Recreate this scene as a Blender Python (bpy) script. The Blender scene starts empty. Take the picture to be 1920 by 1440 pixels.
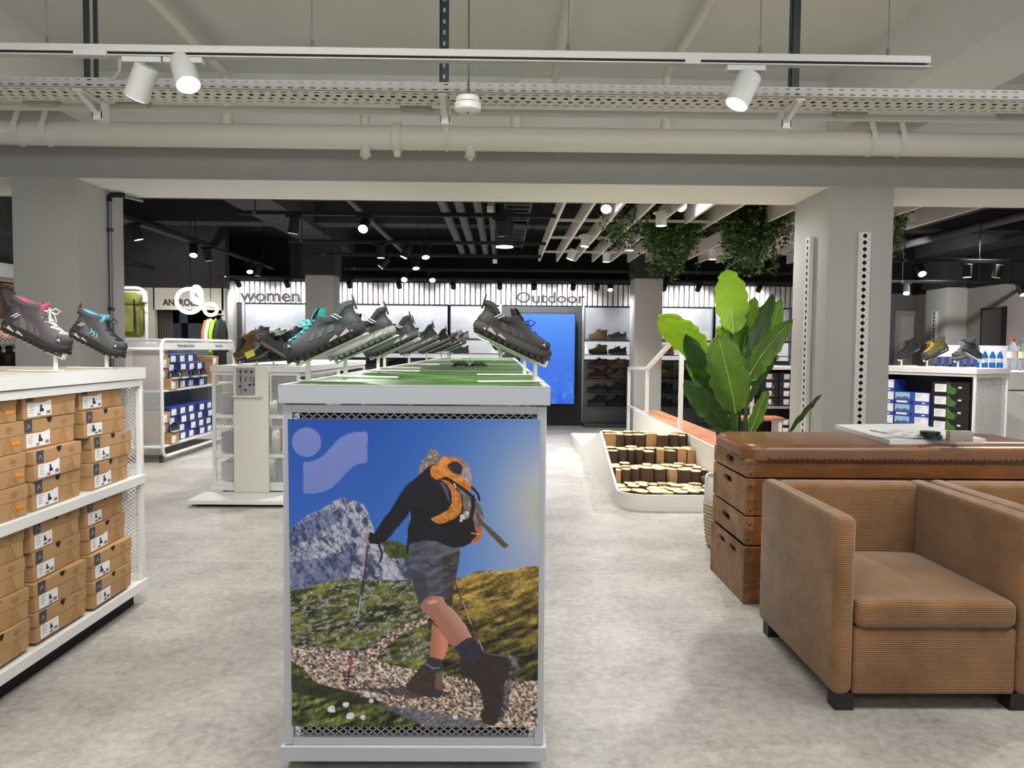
import bpy, bmesh, math, random
import numpy as np
from mathutils import Vector, Matrix, Euler
random.seed(7)
R = random.Random(11)
sc = bpy.context.scene
C = sc.collection
PI = math.pi
# ------------------------------------------------------------------ camera
FP = 1440.0
CAM = Vector((0, 0, 1.25))
YAW, PIT, ROLL = .0139, .0479, .009
fwd = Vector((math.sin(YAW)*math.cos(PIT), math.cos(YAW)*math.cos(PIT), -math.sin(PIT)))
rt0 = Vector((math.cos(YAW), -math.sin(YAW), 0))
up0 = rt0.cross(fwd)
rt = (rt0*math.cos(ROLL) + up0*math.sin(ROLL)).normalized()
up = (up0*math.cos(ROLL) - rt0*math.sin(ROLL)).normalized()
cd = bpy.data.cameras.new('camera'); cam = bpy.data.objects.new('camera', cd); C.objects.link(cam)
cd.sensor_width = 36; cd.lens = FP/1920*36; cd.clip_start = .05; cd.clip_end = 100
m = Matrix.Identity(4)
for i in range(3):
    m[i][0], m[i][1], m[i][2], m[i][3] = rt[i], up[i], -fwd[i], CAM[i]
cam.matrix_world = m
sc.camera = cam
def ray(px, py):
    return fwd + rt*((px-960)/FP) + up*((720-py)/FP)
def P(px, py, Y):                      # survey: point seen at a pixel, at depth Y
    d = ray(px, py); return CAM + d*(Y/d.y)
def F(px, py, Z=0.):                   # survey: point seen at a pixel, at height Z
    d = ray(px, py); return CAM + d*((Z-CAM.z)/d.z)
def PX(px, py, X):                     # survey: point seen at a pixel, on the plane x = X
    d = ray(px, py); return CAM + d*(X/d.x)
# ------------------------------------------------------------------ view, world, light
sc.view_settings.view_transform = 'Standard'
try: sc.view_settings.look = 'None'
except Exception: pass
sc.view_settings.exposure = 0.0
sc.view_settings.gamma = 1.0
sc.view_settings.use_curve_mapping = False
sc.cycles.use_denoising = True
sc.cycles.max_bounces = 8
sc.cycles.diffuse_bounces = 4
sc.cycles.caustics_reflective = False
sc.cycles.caustics_refractive = False
w = bpy.data.worlds.new('world'); sc.world = w; w.use_nodes = True
w.node_tree.nodes['Background'].inputs[0].default_value = (1.0, .995, .98, 1)
w.node_tree.nodes['Background'].inputs[1].default_value = .66
def lamp_spot(loc, target, watt, deg=70, blend=.6, rad=.04, col=(1, .975, .93)):
    l = bpy.data.lights.new('lamp', 'SPOT'); l.energy = watt; l.spot_size = math.radians(deg); l.spot_blend = blend
    l.shadow_soft_size = rad; l.color = col
    o = bpy.data.objects.new('lamp', l); C.objects.link(o); o.location = loc
    o.rotation_euler = (Vector(target)-Vector(loc)).to_track_quat('-Z', 'Y').to_euler(); return o
def lamp_area(loc, target, watt, sx, sy, col=(1, .975, .93)):
    l = bpy.data.lights.new('lamp', 'AREA'); l.energy = watt; l.shape = 'RECTANGLE'; l.size = sx; l.size_y = sy; l.color = col
    o = bpy.data.objects.new('lamp', l); C.objects.link(o); o.location = loc
    o.rotation_euler = (Vector(target)-Vector(loc)).to_track_quat('-Z', 'Y').to_euler(); return o
# area lamps added out of view above and behind the camera, filling the front hall
lamp_area((-.6, 1.9, 2.36), (-.6, 2.9, 0), 40, 2.6, .4)
lamp_area((2.4, 1.9, 2.36), (1.9, 3.0, 0), 34, 1.6, .4)
lamp_area((0, -1.4, 2.6), (0, 1.2, .4), 30, 5, .6)
lamp_spot((3.9, 3.9, 2.7), (1.3, 2.9, 0), 190, 80, .5, .05)      # throws the armchair's shadow to the left
lamp_spot((-.5, 2.2, 2.6), (-1.75, 3.0, .6), 95, 75, .7, .06)    # onto the brown shoeboxes
lamp_spot((.1, 2.5, 2.36), (-.05, 3.3, 1.1), 55, 80, .7, .06)    # onto the turf tops
lamp_spot((-1.3, 4.3, 2.36), (-1.5, 4.9, 0), 120, 100, .8, .06)
lamp_spot((.7, 4.3, 2.36), (.7, 4.9, 0), 120, 100, .8, .06)
# rear hall: lamps without fixtures, added beside the track spots to brighten it
for x, y, w_ in ((-3.0, 7.2, 130), (-1.0, 7.3, 130), (.4, 7.3, 130), (2.6, 7.0, 120), (-4.9, 9.5, 150), (-2.0, 9.2, 110), (.5, 9.2, 110), (3.0, 9.0, 120), (4.2, 6.6, 130), (5.4, 8.6, 170), (6.0, 10.6, 150), (-4.6, 11.0, 130)):
    lamp_spot((x, y, 2.5), (x, y, 0), w_, 125, .9, .06)
lamp_spot((-4.7, 9.9, 2.3), (-4.8, 11.8, 1.9), 60, 90, .8, .05)
lamp_spot((-4.4, 12.4, 2.3), (-4.7, 13.2, 1.2), 45, 120, .8, .05)
lamp_spot((5.0, 9.8, 2.5), (7.2, 12, 1.6), 200, 90, .8, .05)
lamp_spot((3.6, 5.9, 2.35), (4.0, 7.4, .9), 90, 80, .8, .05)     # onto the right rear table
lamp_spot((-1.9, 8.4, 2.5), (-3.5, 8.9, .9), 80, 80, .8, .05)      # onto the wheeled rack
lamp_spot((-4.5, 7.5, 2.5), (-5.9, 9, 1.9), 60, 90, .8, .05)
# ------------------------------------------------------------------ materials
def lin(c):
    return tuple(((v/255)/12.92 if v/255 <= .04045 else ((v/255+.055)/1.055)**2.4) for v in c)
_M = {}
def M(name, col, rough=.5, metal=0., emis=0., var=0., vs=6., bump=0., bs=60., coat=0., alpha=1., trans=0., sss=0., stretch=None, ecol=None):
    if name in _M: return _M[name]
    mt = bpy.data.materials.new(name); _M[name] = mt; mt.use_nodes = True
    nt = mt.node_tree; b = nt.nodes['Principled BSDF']
    c = lin(col)
    b.inputs['Base Color'].default_value = (*c, 1); b.inputs['Roughness'].default_value = rough; b.inputs['Metallic'].default_value = metal
    if coat: b.inputs['Coat Weight'].default_value = coat; b.inputs['Coat Roughness'].default_value = .25
    if trans: b.inputs['Transmission Weight'].default_value = trans; b.inputs['IOR'].default_value = 1.33
    if alpha < 1: b.inputs['Alpha'].default_value = alpha
    if emis:
        b.inputs['Emission Color'].default_value = (*lin(ecol or col), 1); b.inputs['Emission Strength'].default_value = emis
    if var or bump:
        tc = nt.nodes.new('ShaderNodeTexCoord'); mp = nt.nodes.new('ShaderNodeMapping')
        nt.links.new(tc.outputs['Object'], mp.inputs[0])
        if stretch: mp.inputs['Scale'].default_value = stretch
    if var:
        n = nt.nodes.new('ShaderNodeTexNoise'); n.inputs['Scale'].default_value = vs; n.inputs['Detail'].default_value = 6; n.inputs['Roughness'].default_value = .6
        nt.links.new(mp.outputs[0], n.inputs['Vector'])
        r = nt.nodes.new('ShaderNodeValToRGB')
        r.color_ramp.elements[0].position = .3; r.color_ramp.elements[1].position = .7
        r.color_ramp.elements[0].color = (*[v*(1-var) for v in c], 1); r.color_ramp.elements[1].color = (*[min(1, v*(1+var)) for v in c], 1)
        nt.links.new(n.outputs['Fac'], r.inputs[0]); nt.links.new(r.outputs[0], b.inputs['Base Color'])
    if bump:
        n2 = nt.nodes.new('ShaderNodeTexNoise'); n2.inputs['Scale'].default_value = bs; n2.inputs['Detail'].default_value = 3
        nt.links.new(mp.outputs[0], n2.inputs['Vector'])
        bp = nt.nodes.new('ShaderNodeBump'); bp.inputs['Strength'].default_value = bump; bp.inputs['Distance'].default_value = .01
        nt.links.new(n2.outputs['Fac'], bp.inputs['Height']); nt.links.new(bp.outputs[0], b.inputs['Normal'])
    return mt
def M_attr(name, rough=.35, emis=0., black=False):
    mt = bpy.data.materials.new(name); mt.use_nodes = True; nt = mt.node_tree; b = nt.nodes['Principled BSDF']
    a = nt.nodes.new('ShaderNodeVertexColor'); a.layer_name = 'Col'
    b.inputs['Roughness'].default_value = rough
    if black: b.inputs['Base Color'].default_value = (.01, .01, .012, 1)
    else: nt.links.new(a.outputs[0], b.inputs['Base Color'])
    if emis:
        nt.links.new(a.outputs[0], b.inputs['Emission Color']); b.inputs['Emission Strength'].default_value = emis
    return mt
LAMPW = M('lamp_head_white', (182, 183, 182), .5)
WHITE = M('white_powder_coat', (228, 228, 226), .35)
WHITEB = M('white_shaded', (186, 190, 197), .35)  # powder-coat white with the poster table's shade put into the colour
CEILW = M('ceiling_paint', (220, 221, 216), .8, var=.03, vs=3)
GREYP = M('grey_wall_paint', (184, 184, 180), .8, var=.03, vs=4)
GREYB = M('grey_beam_paint', (168, 167, 164), .8, var=.03, vs=4)
GREYD = M('dark_grey_wall_paint', (112, 110, 110), .8, var=.03, vs=4)
BLACK = M('black_paint', (16, 16, 17), .6)
BLACKC = M('black_ceiling_paint', (44, 44, 45), .8, var=.25, vs=3)
BLACKM = M('black_metal', (11, 11, 12), .75)
DARK = M('dark_void', (20, 17, 15), .9)
STEEL = M('galvanised_steel', (120, 124, 126), .4, .8)
STEELD = M('dark_steel_channel', (70, 76, 78), .45, .6)
CARD = M('brown_card', (178, 140, 97), .75, var=.07, vs=9)
CARDD = M('brown_card_print', (150, 110, 68), .8)
PATCH = M('dark_label_print', (66, 64, 72), .6)
PAPER = M('white_paper', (238, 238, 240), .6)
PAPERE = M('paper_grey_print', (150, 150, 155), .7)
INK = M('black_ink', (40, 38, 42), .7)
ORANGE = M('orange_sticker', (240, 140, 30), .6)
BLUEBOX = M('blue_card', (44, 76, 168), .55)
SKYBOX = M('sky_print', (150, 190, 225), .55)
GREENP = M('green_print', (96, 160, 62), .5)
BLACKBOX = M('black_card', (26, 25, 27), .5)
GLASS = M('shelf_glass', (225, 232, 235), .05, trans=.9)
LENS = M('lamp_lens', (255, 253, 248), .3, emis=14)
LENSD = M('lamp_lens_soft', (255, 253, 248), .3, emis=3)
# ------------------------------------------------------------------ mesh builder
class MB:
    def __init__(s): s.v, s.f, s.m = [], [], []
    def add(s, vs, fs, mi=0, T=None):
        n = len(s.v)
        s.v += [tuple(T @ Vector(q)) for q in vs] if T is not None else [tuple(q) for q in vs]
        s.f += [tuple(i+n for i in q) for q in fs]; s.m += [mi]*len(fs); return s
    def box(s, x0, x1, y0, y1, z0, z1, mi=0, T=None):
        vs = [(x, y, z) for z in (z0, z1) for y in (y0, y1) for x in (x0, x1)]
        return s.add(vs, [(0, 2, 3, 1), (4, 5, 7, 6), (0, 1, 5, 4), (2, 6, 7, 3), (0, 4, 6, 2), (1, 3, 7, 5)], mi, T)
    def rbox(s, x0, x1, y0, y1, z0, z1, r=.01, seg=2, mi=0, T=None):
        bm = bmesh.new(); bmesh.ops.create_cube(bm, size=1)
        for q in bm.verts: q.co = Vector(((x0+x1)/2+q.co.x*(x1-x0), (y0+y1)/2+q.co.y*(y1-y0), (z0+z1)/2+q.co.z*(z1-z0)))
        bmesh.ops.bevel(bm, geom=bm.edges[:], offset=r, segments=seg, profile=.5, affect='EDGES')
        bm.verts.index_update(); vs = [q.co[:] for q in bm.verts]; fs = [[q.index for q in f.verts] for f in bm.faces]; bm.free()
        return s.add(vs, fs, mi, T)
    def cyl(s, p0, p1, r0, r1=None, n=12, mi=0, cap=True, T=None):
        r1 = r0 if r1 is None else r1; p0, p1 = Vector(p0), Vector(p1); d = (p1-p0).normalized()
        a = d.orthogonal().normalized(); b = d.cross(a); vs = []
        for p, r in ((p0, r0), (p1, r1)):
            for i in range(n):
                t = 2*PI*i/n; vs.append(p+a*(r*math.cos(t))+b*(r*math.sin(t)))
        fs = [(i, (i+1) % n, n+(i+1) % n, n+i) for i in range(n)]
        if cap: fs += [tuple(range(n-1, -1, -1)), tuple(range(n, 2*n))]
        return s.add(vs, fs, mi, T)
    def tube(s, pts, r, n=8, mi=0, closed=False, T=None, rr=None):
        pts = [Vector(p) for p in pts]; k = len(pts); vs, fs = [], []
        for i, p in enumerate(pts):
            q0 = pts[(i-1) % k] if closed else pts[max(i-1, 0)]; q1 = pts[(i+1) % k] if closed else pts[min(i+1, k-1)]
            d = (q1-q0).normalized()
            if i == 0: a = d.orthogonal().normalized()
            else: a = (a-d*a.dot(d)).normalized()
            b = d.cross(a); ri = rr[i] if rr else r
            vs += [p+a*(ri*math.cos(2*PI*j/n))+b*(ri*math.sin(2*PI*j/n)) for j in range(n)]
        for i in range(k if closed else k-1):
            i2 = (i+1) % k
            fs += [(i*n+j, i*n+(j+1) % n, i2*n+(j+1) % n, i2*n+j) for j in range(n)]
        if not closed: fs += [tuple(range(n-1, -1, -1)), tuple(range((k-1)*n, k*n))]
        return s.add(vs, fs, mi, T)
    def prism(s, pts, vec, mi=0, T=None):
        k = len(pts); pts = [Vector(p) for p in pts]; vec = Vector(vec)
        vs = pts+[p+vec for p in pts]
        fs = [tuple(range(k-1, -1, -1)), tuple(range(k, 2*k))]+[(i, (i+1) % k, k+(i+1) % k, k+i) for i in range(k)]
        return s.add(vs, fs, mi, T)
    def lathe(s, prof, n=16, mi=0, T=None):
        vs, fs = [], []
        for r, z in prof: vs += [(r*math.cos(2*PI*j/n), r*math.sin(2*PI*j/n), z) for j in range(n)]
        for i in range(len(prof)-1): fs += [(i*n+j, i*n+(j+1) % n, (i+1)*n+(j+1) % n, (i+1)*n+j) for j in range(n)]
        fs += [tuple(range(n-1, -1, -1)), tuple(range((len(prof)-1)*n, len(prof)*n))]
        return s.add(vs, fs, mi, T)
    def grid(s, rows, mi=0, T=None, flip=False, closed=False):
        h, w_ = len(rows), len(rows[0]); vs = [p for r in rows for p in r]; fs = []
        for i in range(h-1):
            for j in range(w_ if closed else w_-1):
                j2 = (j+1) % w_
                q = (i*w_+j, i*w_+j2, (i+1)*w_+j2, (i+1)*w_+j); fs.append(q[::-1] if flip else q)
        return s.add(vs, fs, mi, T)
    def mesh(s, name, mats, smooth=True, ang=38):
        me = bpy.data.meshes.new(name); me.from_pydata([tuple(q) for q in s.v], [], s.f)
        for q in (mats if isinstance(mats, (list, tuple)) else [mats]): me.materials.append(q)
        me.polygons.foreach_set('material_index', s.m)
        if smooth:
            me.polygons.foreach_set('use_smooth', [True]*len(s.f)); me.set_sharp_from_angle(angle=math.radians(ang))
        me.update(); return me
def obj(name, mb, mats, parent=None, kind=None, label=None, smooth=True, loc=None):
    me = mb if isinstance(mb, bpy.types.Mesh) else mb.mesh(name, mats, smooth)
    o = bpy.data.objects.new(name, me); C.objects.link(o)
    if parent: o.parent = parent
    if kind: o['kind'] = kind
    if label: o['label'] = label
    if loc: o.location = loc
    return o
def struct(name, mb, mats, parent=None): return obj(name, mb, mats, parent, 'structure')
def tag(o, label, cat, group=None):
    o['label'] = label; o['category'] = cat
    if group: o['group'] = group
    return o
def thing(name, label, cat, loc=(0, 0, 0), rz=0, group=None):
    o = bpy.data.objects.new(name, None); C.objects.link(o); o.location = loc; o.rotation_euler = (0, 0, rz); o.empty_display_size = .1
    return tag(o, label, cat, group)
KIDS = {}
def dup(root, loc=None, rot=None, label=None, group=None, cat=None):
    def cp(o, par):
        c = o.copy(); C.objects.link(c)
        if par: c.parent = par
        for k in o.children: cp(k, c)
        return c
    c = cp(root, None)
    if loc is not None: c.location = loc
    if rot is not None: c.rotation_euler = rot
    if label: c['label'] = label
    if group: c['group'] = group
    return c
def text(name, s, size, mat, parent=None, T=None, ext=.002, align='CENTER', kind=None, bold=0.):
    cu = bpy.data.curves.new(name, 'FONT'); cu.body = s; cu.size = size; cu.extrude = ext; cu.align_x = align; cu.resolution_u = 3; cu.offset = bold
    t = bpy.data.objects.new(name, cu); C.objects.link(t); bpy.context.view_layer.update()
    me = bpy.data.meshes.new_from_object(t.evaluated_get(bpy.context.evaluated_depsgraph_get()))
    bpy.data.objects.remove(t); me.materials.clear(); me.materials.append(mat)
    if T is not None: me.transform(T)
    return obj(name, me, None, parent, kind)
RX90 = Matrix.Rotation(PI/2, 4, 'X')          # text standing up, read from -Y
def lattice(mb, u0, u1, v0, v1, du, dv, wd, th, T, mi=0):
    """expanded-metal sheet in the local x (u) / z (v) plane, y is thickness"""
    s = dv/du
    n = int((v1-v0 + s*(u1-u0))/dv)+2
    for sg in (1, -1):
        for k in range(-1, n):
            c = v0 - (s*(u1-u0) if sg > 0 else 0) + k*dv
            a = lambda u: c + (s*(u-u0) if sg > 0 else -s*(u-u0) + 0)
            c_ = c if sg > 0 else c
            pts = []
            ua, ub = u0, u1
            va, vb = a(ua), a(ub)
            if sg > 0:
                if vb < v0 or va > v1: continue
                if va < v0: ua = u0+(v0-c)/s
                if vb > v1: ub = u0+(v1-c)/s
            else:
                if va < v0 or vb > v1: continue
                if va > v1: ua = u0+(c-v1)/s
                if vb < v0: ub = u0+(c-v0)/s
            if ub-ua < 1e-4: continue
            va, vb = a(ua), a(ub); h = wd/2*math.sqrt(1+s*s)
            mb.prism([(ua, -th/2, va-h), (ub, -th/2, vb-h), (ub, -th/2, vb+h), (ua, -th/2, va+h)], (0, th, 0), mi, T)
    return mb
def Rz(a): return Matrix.Rotation(a, 4, 'Z')
def Tr(x, y, z): return Matrix.Translation((x, y, z))
# ------------------------------------------------------------------ setting
def floor_mat():
    mt = bpy.data.materials.new('floor_vinyl'); mt.use_nodes = True; nt = mt.node_tree; b = nt.nodes['Principled BSDF']
    tc = nt.nodes.new('ShaderNodeTexCoord')
    def noise(s, d, r=.6):
        n = nt.nodes.new('ShaderNodeTexNoise'); n.inputs['Scale'].default_value = s; n.inputs['Detail'].default_value = d; n.inputs['Roughness'].default_value = r
        nt.links.new(tc.outputs['Object'], n.inputs['Vector']); return n
    n1, n2 = noise(2.2, 8, .7), noise(28, 5, .7)
    mx = nt.nodes.new('ShaderNodeMath'); mx.operation = 'MULTIPLY_ADD'; mx.inputs[1].default_value = .55
    nt.links.new(n1.outputs['Fac'], mx.inputs[0])
    m2 = nt.nodes.new('ShaderNodeMath'); m2.operation = 'MULTIPLY'; m2.inputs[1].default_value = .45
    nt.links.new(n2.outputs['Fac'], m2.inputs[0]); nt.links.new(m2.outputs[0], mx.inputs[2])
    r = nt.nodes.new('ShaderNodeValToRGB'); e = r.color_ramp.elements
    e[0].position = .36; e[0].color = (*lin((136, 132, 127)), 1); e[1].position = .64; e[1].color = (*lin((192, 188, 182)), 1)
    nt.links.new(mx.outputs[0], r.inputs[0]); nt.links.new(r.outputs[0], b.inputs['Base Color'])
    b.inputs['Roughness'].default_value = .42; b.inputs['Specular IOR Level'].default_value = .35
    bp = nt.nodes.new('ShaderNodeBump'); bp.inputs['Strength'].default_value = .06; nt.links.new(n2.outputs['Fac'], bp.inputs['Height']); nt.links.new(bp.outputs[0], b.inputs['Normal'])
    return mt
FLOORM = floor_mat()
# floor: welded vinyl sheets with faint joints, sheets are long and 2 m wide
fl = MB().box(-9, 9, -4, 15, -.1, 0)
floor = struct('floor', fl, FLOORM)
SEAM = M('floor_weld', (205, 203, 200), .4)
sm = MB()
for y in (1.2, 4.42, 7.6, 10.8): sm.box(-9, 9, y, y+.006, -.001, .0006)
struct('floor_seam', sm, SEAM, floor)
ZC = 3.16
struct('ceiling', MB().box(-9, 9, -4, 5.55, ZC, ZC+.1), CEILW)
struct('ceiling_rear', MB().box(-9, 9, 6.2, 15, 3.1, 3.2), BLACKC)
zb = P(960, 343, 5.5).z; zp = P(960, 283, 5.5).z
bm_ = MB().box(-9, 9, 5.5, 6.21, zb, zp, 0).box(-9, 9, 5.53, 6.19, zp, 3.3, 1)
bm_.box(-9, 9, 5.504, 6.205, zb-.0015, zb+.001, 2)
struct('ceiling_beam', bm_, [GREYB, CEILW, M('soffit_paint', (240, 239, 232), .8)])
for i, (x0, x1) in enumerate(((2.31, 2.8), (-3.47, -2.87))):
    struct('ceiling_beam', MB().box(x0, x1, -4, 5.52, 2.752, ZC+.02), CEILW)
# front pillars with skim edge
colR = struct('pillar', MB().rbox(2.335, 2.805, 5.515, 6.18, 0, zb, .012), GREYP)
colL = struct('pillar', MB().rbox(-3.465, -3.0, 5.515, 6.18, 0, zb, .012), GREYP)
# rear pillars
q = P(606, 522, 11.2)
for x0, x1 in ((-2.8, -2.395), (1.9, 2.3)):
    struct('pillar', MB().rbox(x0, x1, 11.0, 11.42, 0, 2.25, .01).box(x0-.02, x1+.02, 10.95, 11.45, 2.25, 3.1, 1), [GREYP, BLACKC])
struct('pillar', MB().rbox(6.97, 7.4, 12.0, 12.6, 0, 2.25, .01).box(6.9, 7.4, 12, 12.6, 2.25, 3.1, 1), [GREYP, BLACKC])
# outer walls
struct('wall_back', MB().box(-9, 9, 13.6, 13.7, 0, 2.26, 0).box(-9, 9, 13.6, 13.7, 2.26, 3.2, 1), [GREYD, BLACK])
struct('wall_right', MB().box(7.3, 7.4, 6.5, 13.6, 0, 2.235, 0).box(7.28, 7.4, 6.2, 13.6, 2.235, 3.2, 1), [M('warm_grey_wall', (128, 122, 118), .8, var=.03), BLACK])
struct('wall_left', MB().box(-6.1, -6, 5, 13.6, 0, 2.03, 2).box(-6.1, -5.95, 5, 13.6, 2.03, 2.2, 0).box(-6.1, -6, 5, 13.6, 2.2, 3.2, 1), [WHITE, M('charcoal_wall', (60, 60, 62), .8), M('wall_light_grey', (190, 190, 188), .8)])
# black ceiling: downstand beams, pipes, cable tray in the rear hall
bb = MB()
for y in (7.9, 9.7): bb.box(-9, 9, y, y+.35, 2.78, 3.12)
struct('ceiling_beam', bb, BLACKC)
for x0, x1 in ((-2.85, -2.35), (1.9, 2.35), (4.6, 5.0), (6.6, 7.2)):
    struct('ceiling_beam', MB().box(x0, x1, 6.2, 12.3, 2.72, 3.12), BLACKC)
PIPED = M('black_pipe', (66, 66, 66), .6)
for x, r in ((-.62, .05), (-.45, .05), (-.26, .045), (-.12, .04), (-4.4, .05), (-1.55, .03), (3.4, .05), (5.6, .05)):
    t = tag(obj('overhead_pipe', MB().tube([(x, 6.25, 2.72), (x, 9, 2.72), (x, 12.25, 2.72)], r, 10), PIPED), 'x', 'pipe', 'black pipes under the rear ceiling')
    t['label'] = 'dark painted pipe under the black rear ceiling, ' + {-.62: 'leftmost of the centre four', -.45: 'second of the centre four', -.26: 'third of the centre four', -.12: 'thinnest of the centre four', -4.4: 'far left above the wheeled rack', -1.55: 'thin one right of the left beam', 3.4: 'above the baffle grid', 5.6: 'far right above the rear table'}[x]
tr = thing('rear_cable_tray', 'dark cable tray running front to back under black ceiling beside the pipes', 'cable tray', (0, 6.2, 2.8))
b1, b2 = MB(), MB()
b1.box(.02, .04, 0, 6, 0, .08).box(.30, .32, 0, 6, 0, .08)
for i in range(24): b2.box(.04, .3, i*.25, i*.25+.06, 0, .015)
obj('side_rail', b1, PIPED, tr); obj('rung', b2, PIPED, tr, 'stuff')

# ---- slat partition with the shoe wall (front plane y = 12.3)
YB = 12.3
SLW = M('white_slat', (236, 232, 234), .6)
z0, z1 = P(760, 570, YB).z, P(760, 530, YB).z
XL, XR = P(420, 540, YB).x, 5.3
wb = struct('wall_partition', MB().box(XL, XR, YB+.06, YB+.16, 0, z1+.05), M('partition_grey', (64, 66, 72), .8))
nsl = int((XR-XL)/.0815)
s0 = MB().rbox(0, .0635, 0, .04, z0, z1, .004, 1).mesh('slat', SLW)
s1 = MB().rbox(0, .066, 0, .04, .05, z1, .004, 1).mesh('slat', SLW)
for i in range(nsl):
    o = bpy.data.objects.new('slat', s1 if i < 2 else s0); C.objects.link(o); o.parent = wb; o.location = (XL+i*.0815, YB+.01+R.uniform(0, .003), 0)
LET = M('dark_lettering', (34, 31, 37), .7)
def wall_text(s, px0, px1, pyb, Y, size, mat=LET, name='sign_letters', par=None, kind=None):
    a, b = P(px0, pyb, Y), P(px1, pyb, Y)
    o = text(name, s, size, mat, par, None, .004, 'LEFT', kind, bold=.003)
    xs = [v.co.x for v in o.data.vertices]; f = (b.x-a.x)/(max(xs)-min(xs))
    o.data.transform(Matrix.Translation((a.x, Y, a.z)) @ RX90 @ Matrix.Diagonal((f, 1, 1, 1)) @ Matrix.Translation((-min(xs), 0, 0)))
    return o
tag(wall_text('women', 450, 562, 564, YB-.012, .27), 'dark letters reading women on the white slats, left of the left rear pillar', 'sign')
tag(wall_text('Outdoor', 968, 1097, 567, YB-.012, .24), 'dark letters reading Outdoor on the white slats above the blue screen', 'sign')

# ---- shoe wall bays
POST = M('aluminium_post', (150, 152, 160), .4, .6)
HEADG = M('concrete_print_backlit', (150, 153, 162), .6, var=.14, vs=5, emis=.16, ecol=(190, 196, 210))
LITP = M('backlit_panel', (240, 241, 246), .5, emis=.55)
SHELFD = M('dark_shelf_edge', (74, 76, 82), .5)
LOWP = M('glossy_grey_back_panel', (132, 134, 138), .25, var=.06, vs=3)
posts_px = [458, 717, 842, 938, 1093, 1337, 1480]
zs = [P(1130, y, YB).z for y in (637, 664.5, 690, 709.5, 735, 759)]
PWORD = M('white_lettering', (250, 250, 252), .5, emis=.8)
bay_words = ['Alpin', 'All Terrain', 'Speed', 'Speed', 'Alpin', 'Alpin']
bay_desc = ['leftmost bay, under the word women', 'second bay from the left, partly behind left rear pillar', 'third bay from the left', 'bay carrying the blue screen', 'bay just right of the blue screen', 'bay behind the ramp handrail, right of right rear pillar']
YF = YB-.02
for i in range(6):
    xa, xb = P(posts_px[i], 640, YB).x, P(posts_px[i+1], 640, YB).x
    t = thing('shoe_wall_bay', 'grey shoe wall unit, ' + bay_desc[i], 'shelving', ((xa+xb)/2, YF, 0), 0, 'shoe wall bays')
    hw = (xb-xa)/2
    obj('upright', MB().rbox(-hw-.02, -hw+.02, -.03, .03, .05, z0, .004), POST, t)
    if i in (1, 4, 5): obj('upright', MB().rbox(hw-.02, hw+.02, -.03, .03, .05, z0, .004), POST, t)
    if i == 3: continue
    h = obj('header_panel', MB().box(-hw+.025, hw-.025, .0, .03, zs[0]+.14, z0-.03), HEADG, t)
    o = text('header_word', bay_words[i], .10, PWORD, t, Tr(0 if i else .0, -.004, (z0+zs[0])/2+.1) @ RX90, .002, 'CENTER', 'stuff')
    obj('lit_panel', MB().box(-hw+.025, hw-.025, .0, .03, zs[1]-.08, zs[0]-.03), LITP, t)
    obj('back_panel', MB().box(-hw+.025, hw-.025, .0, .03, .06, zs[1]-.12), LOWP, t)
    obj('top_panel', MB().box(-hw+.025, hw-.025, .0, .03, zs[0]-.03, zs[0]+.14), M('bay_light_grey', (178, 180, 186), .5), t)
    for k, z in enumerate(zs):
        obj('shelf', MB().box(-hw+.025, hw-.025, -.30, 0, z-.012, z), GLASS if k not in (1, 3) else SHELFD, t)
    obj('shelf_bar', MB().box(-hw+.025, hw-.025, -.04, .0, zs[1]-.12, zs[1]-.08), SHELFD, t)
    obj('plinth', MB().box(-hw, hw, -.3, .03, 0, .06), SHELFD, t)
# screen
sx0, sx1 = P(976, 600, 12.12).x, P(1078, 600, 12.12).x; sz1, sz0 = P(1027, 588.5, 12.12).z, P(1027, 757, 12.12).z
t = thing('video_screen', 'large upright screen showing plain blue water, hung on the shoe wall', 'screen', ((sx0+sx1)/2, 12.15, sz0))
hw = (sx1-sx0)/2
obj('wall_mount', MB().box(-.2, .2, .05, .22, .5, .9), BLACKM, t)
obj('bezel', MB().rbox(-hw-.02, hw+.02, -.03, .06, -.02, sz1-sz0+.02, .006), BLACKM, t)
N, K = 40, 64
mb = MB(); rows = [[(-hw+2*hw*j/N, -.034, (sz1-sz0)*i/K) for j in range(N+1)] for i in range(K+1)]; mb.grid(rows)
me = mb.mesh('display', M_attr('screen_image', .3, 1.0, True), smooth=False)
rg = np.random.RandomState(4)
g = np.kron(rg.rand(17, 11), np.ones((4, 4)))[:K+1, :N+1]; g2 = rg.rand(K+1, N+1)
ca = me.color_attributes.new('Col', 'FLOAT_COLOR', 'POINT'); arr = np.ones((K+1, N+1, 4))
for i in range(K+1):
    v = i/K
    base = np.array([26, 88, 212])*(1-v)+np.array([70, 146, 248])*v
    for j in range(N+1):
        fl_ = max(0, (.45-v))*1.6*(g[i, j]*g2[i, j])
        arr[i, j, :3] = lin(np.clip(base+np.array([90, 100, 40])*fl_, 0, 255))
ca.data.foreach_set('color', arr.ravel())
obj('display', me, None, t)

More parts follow.
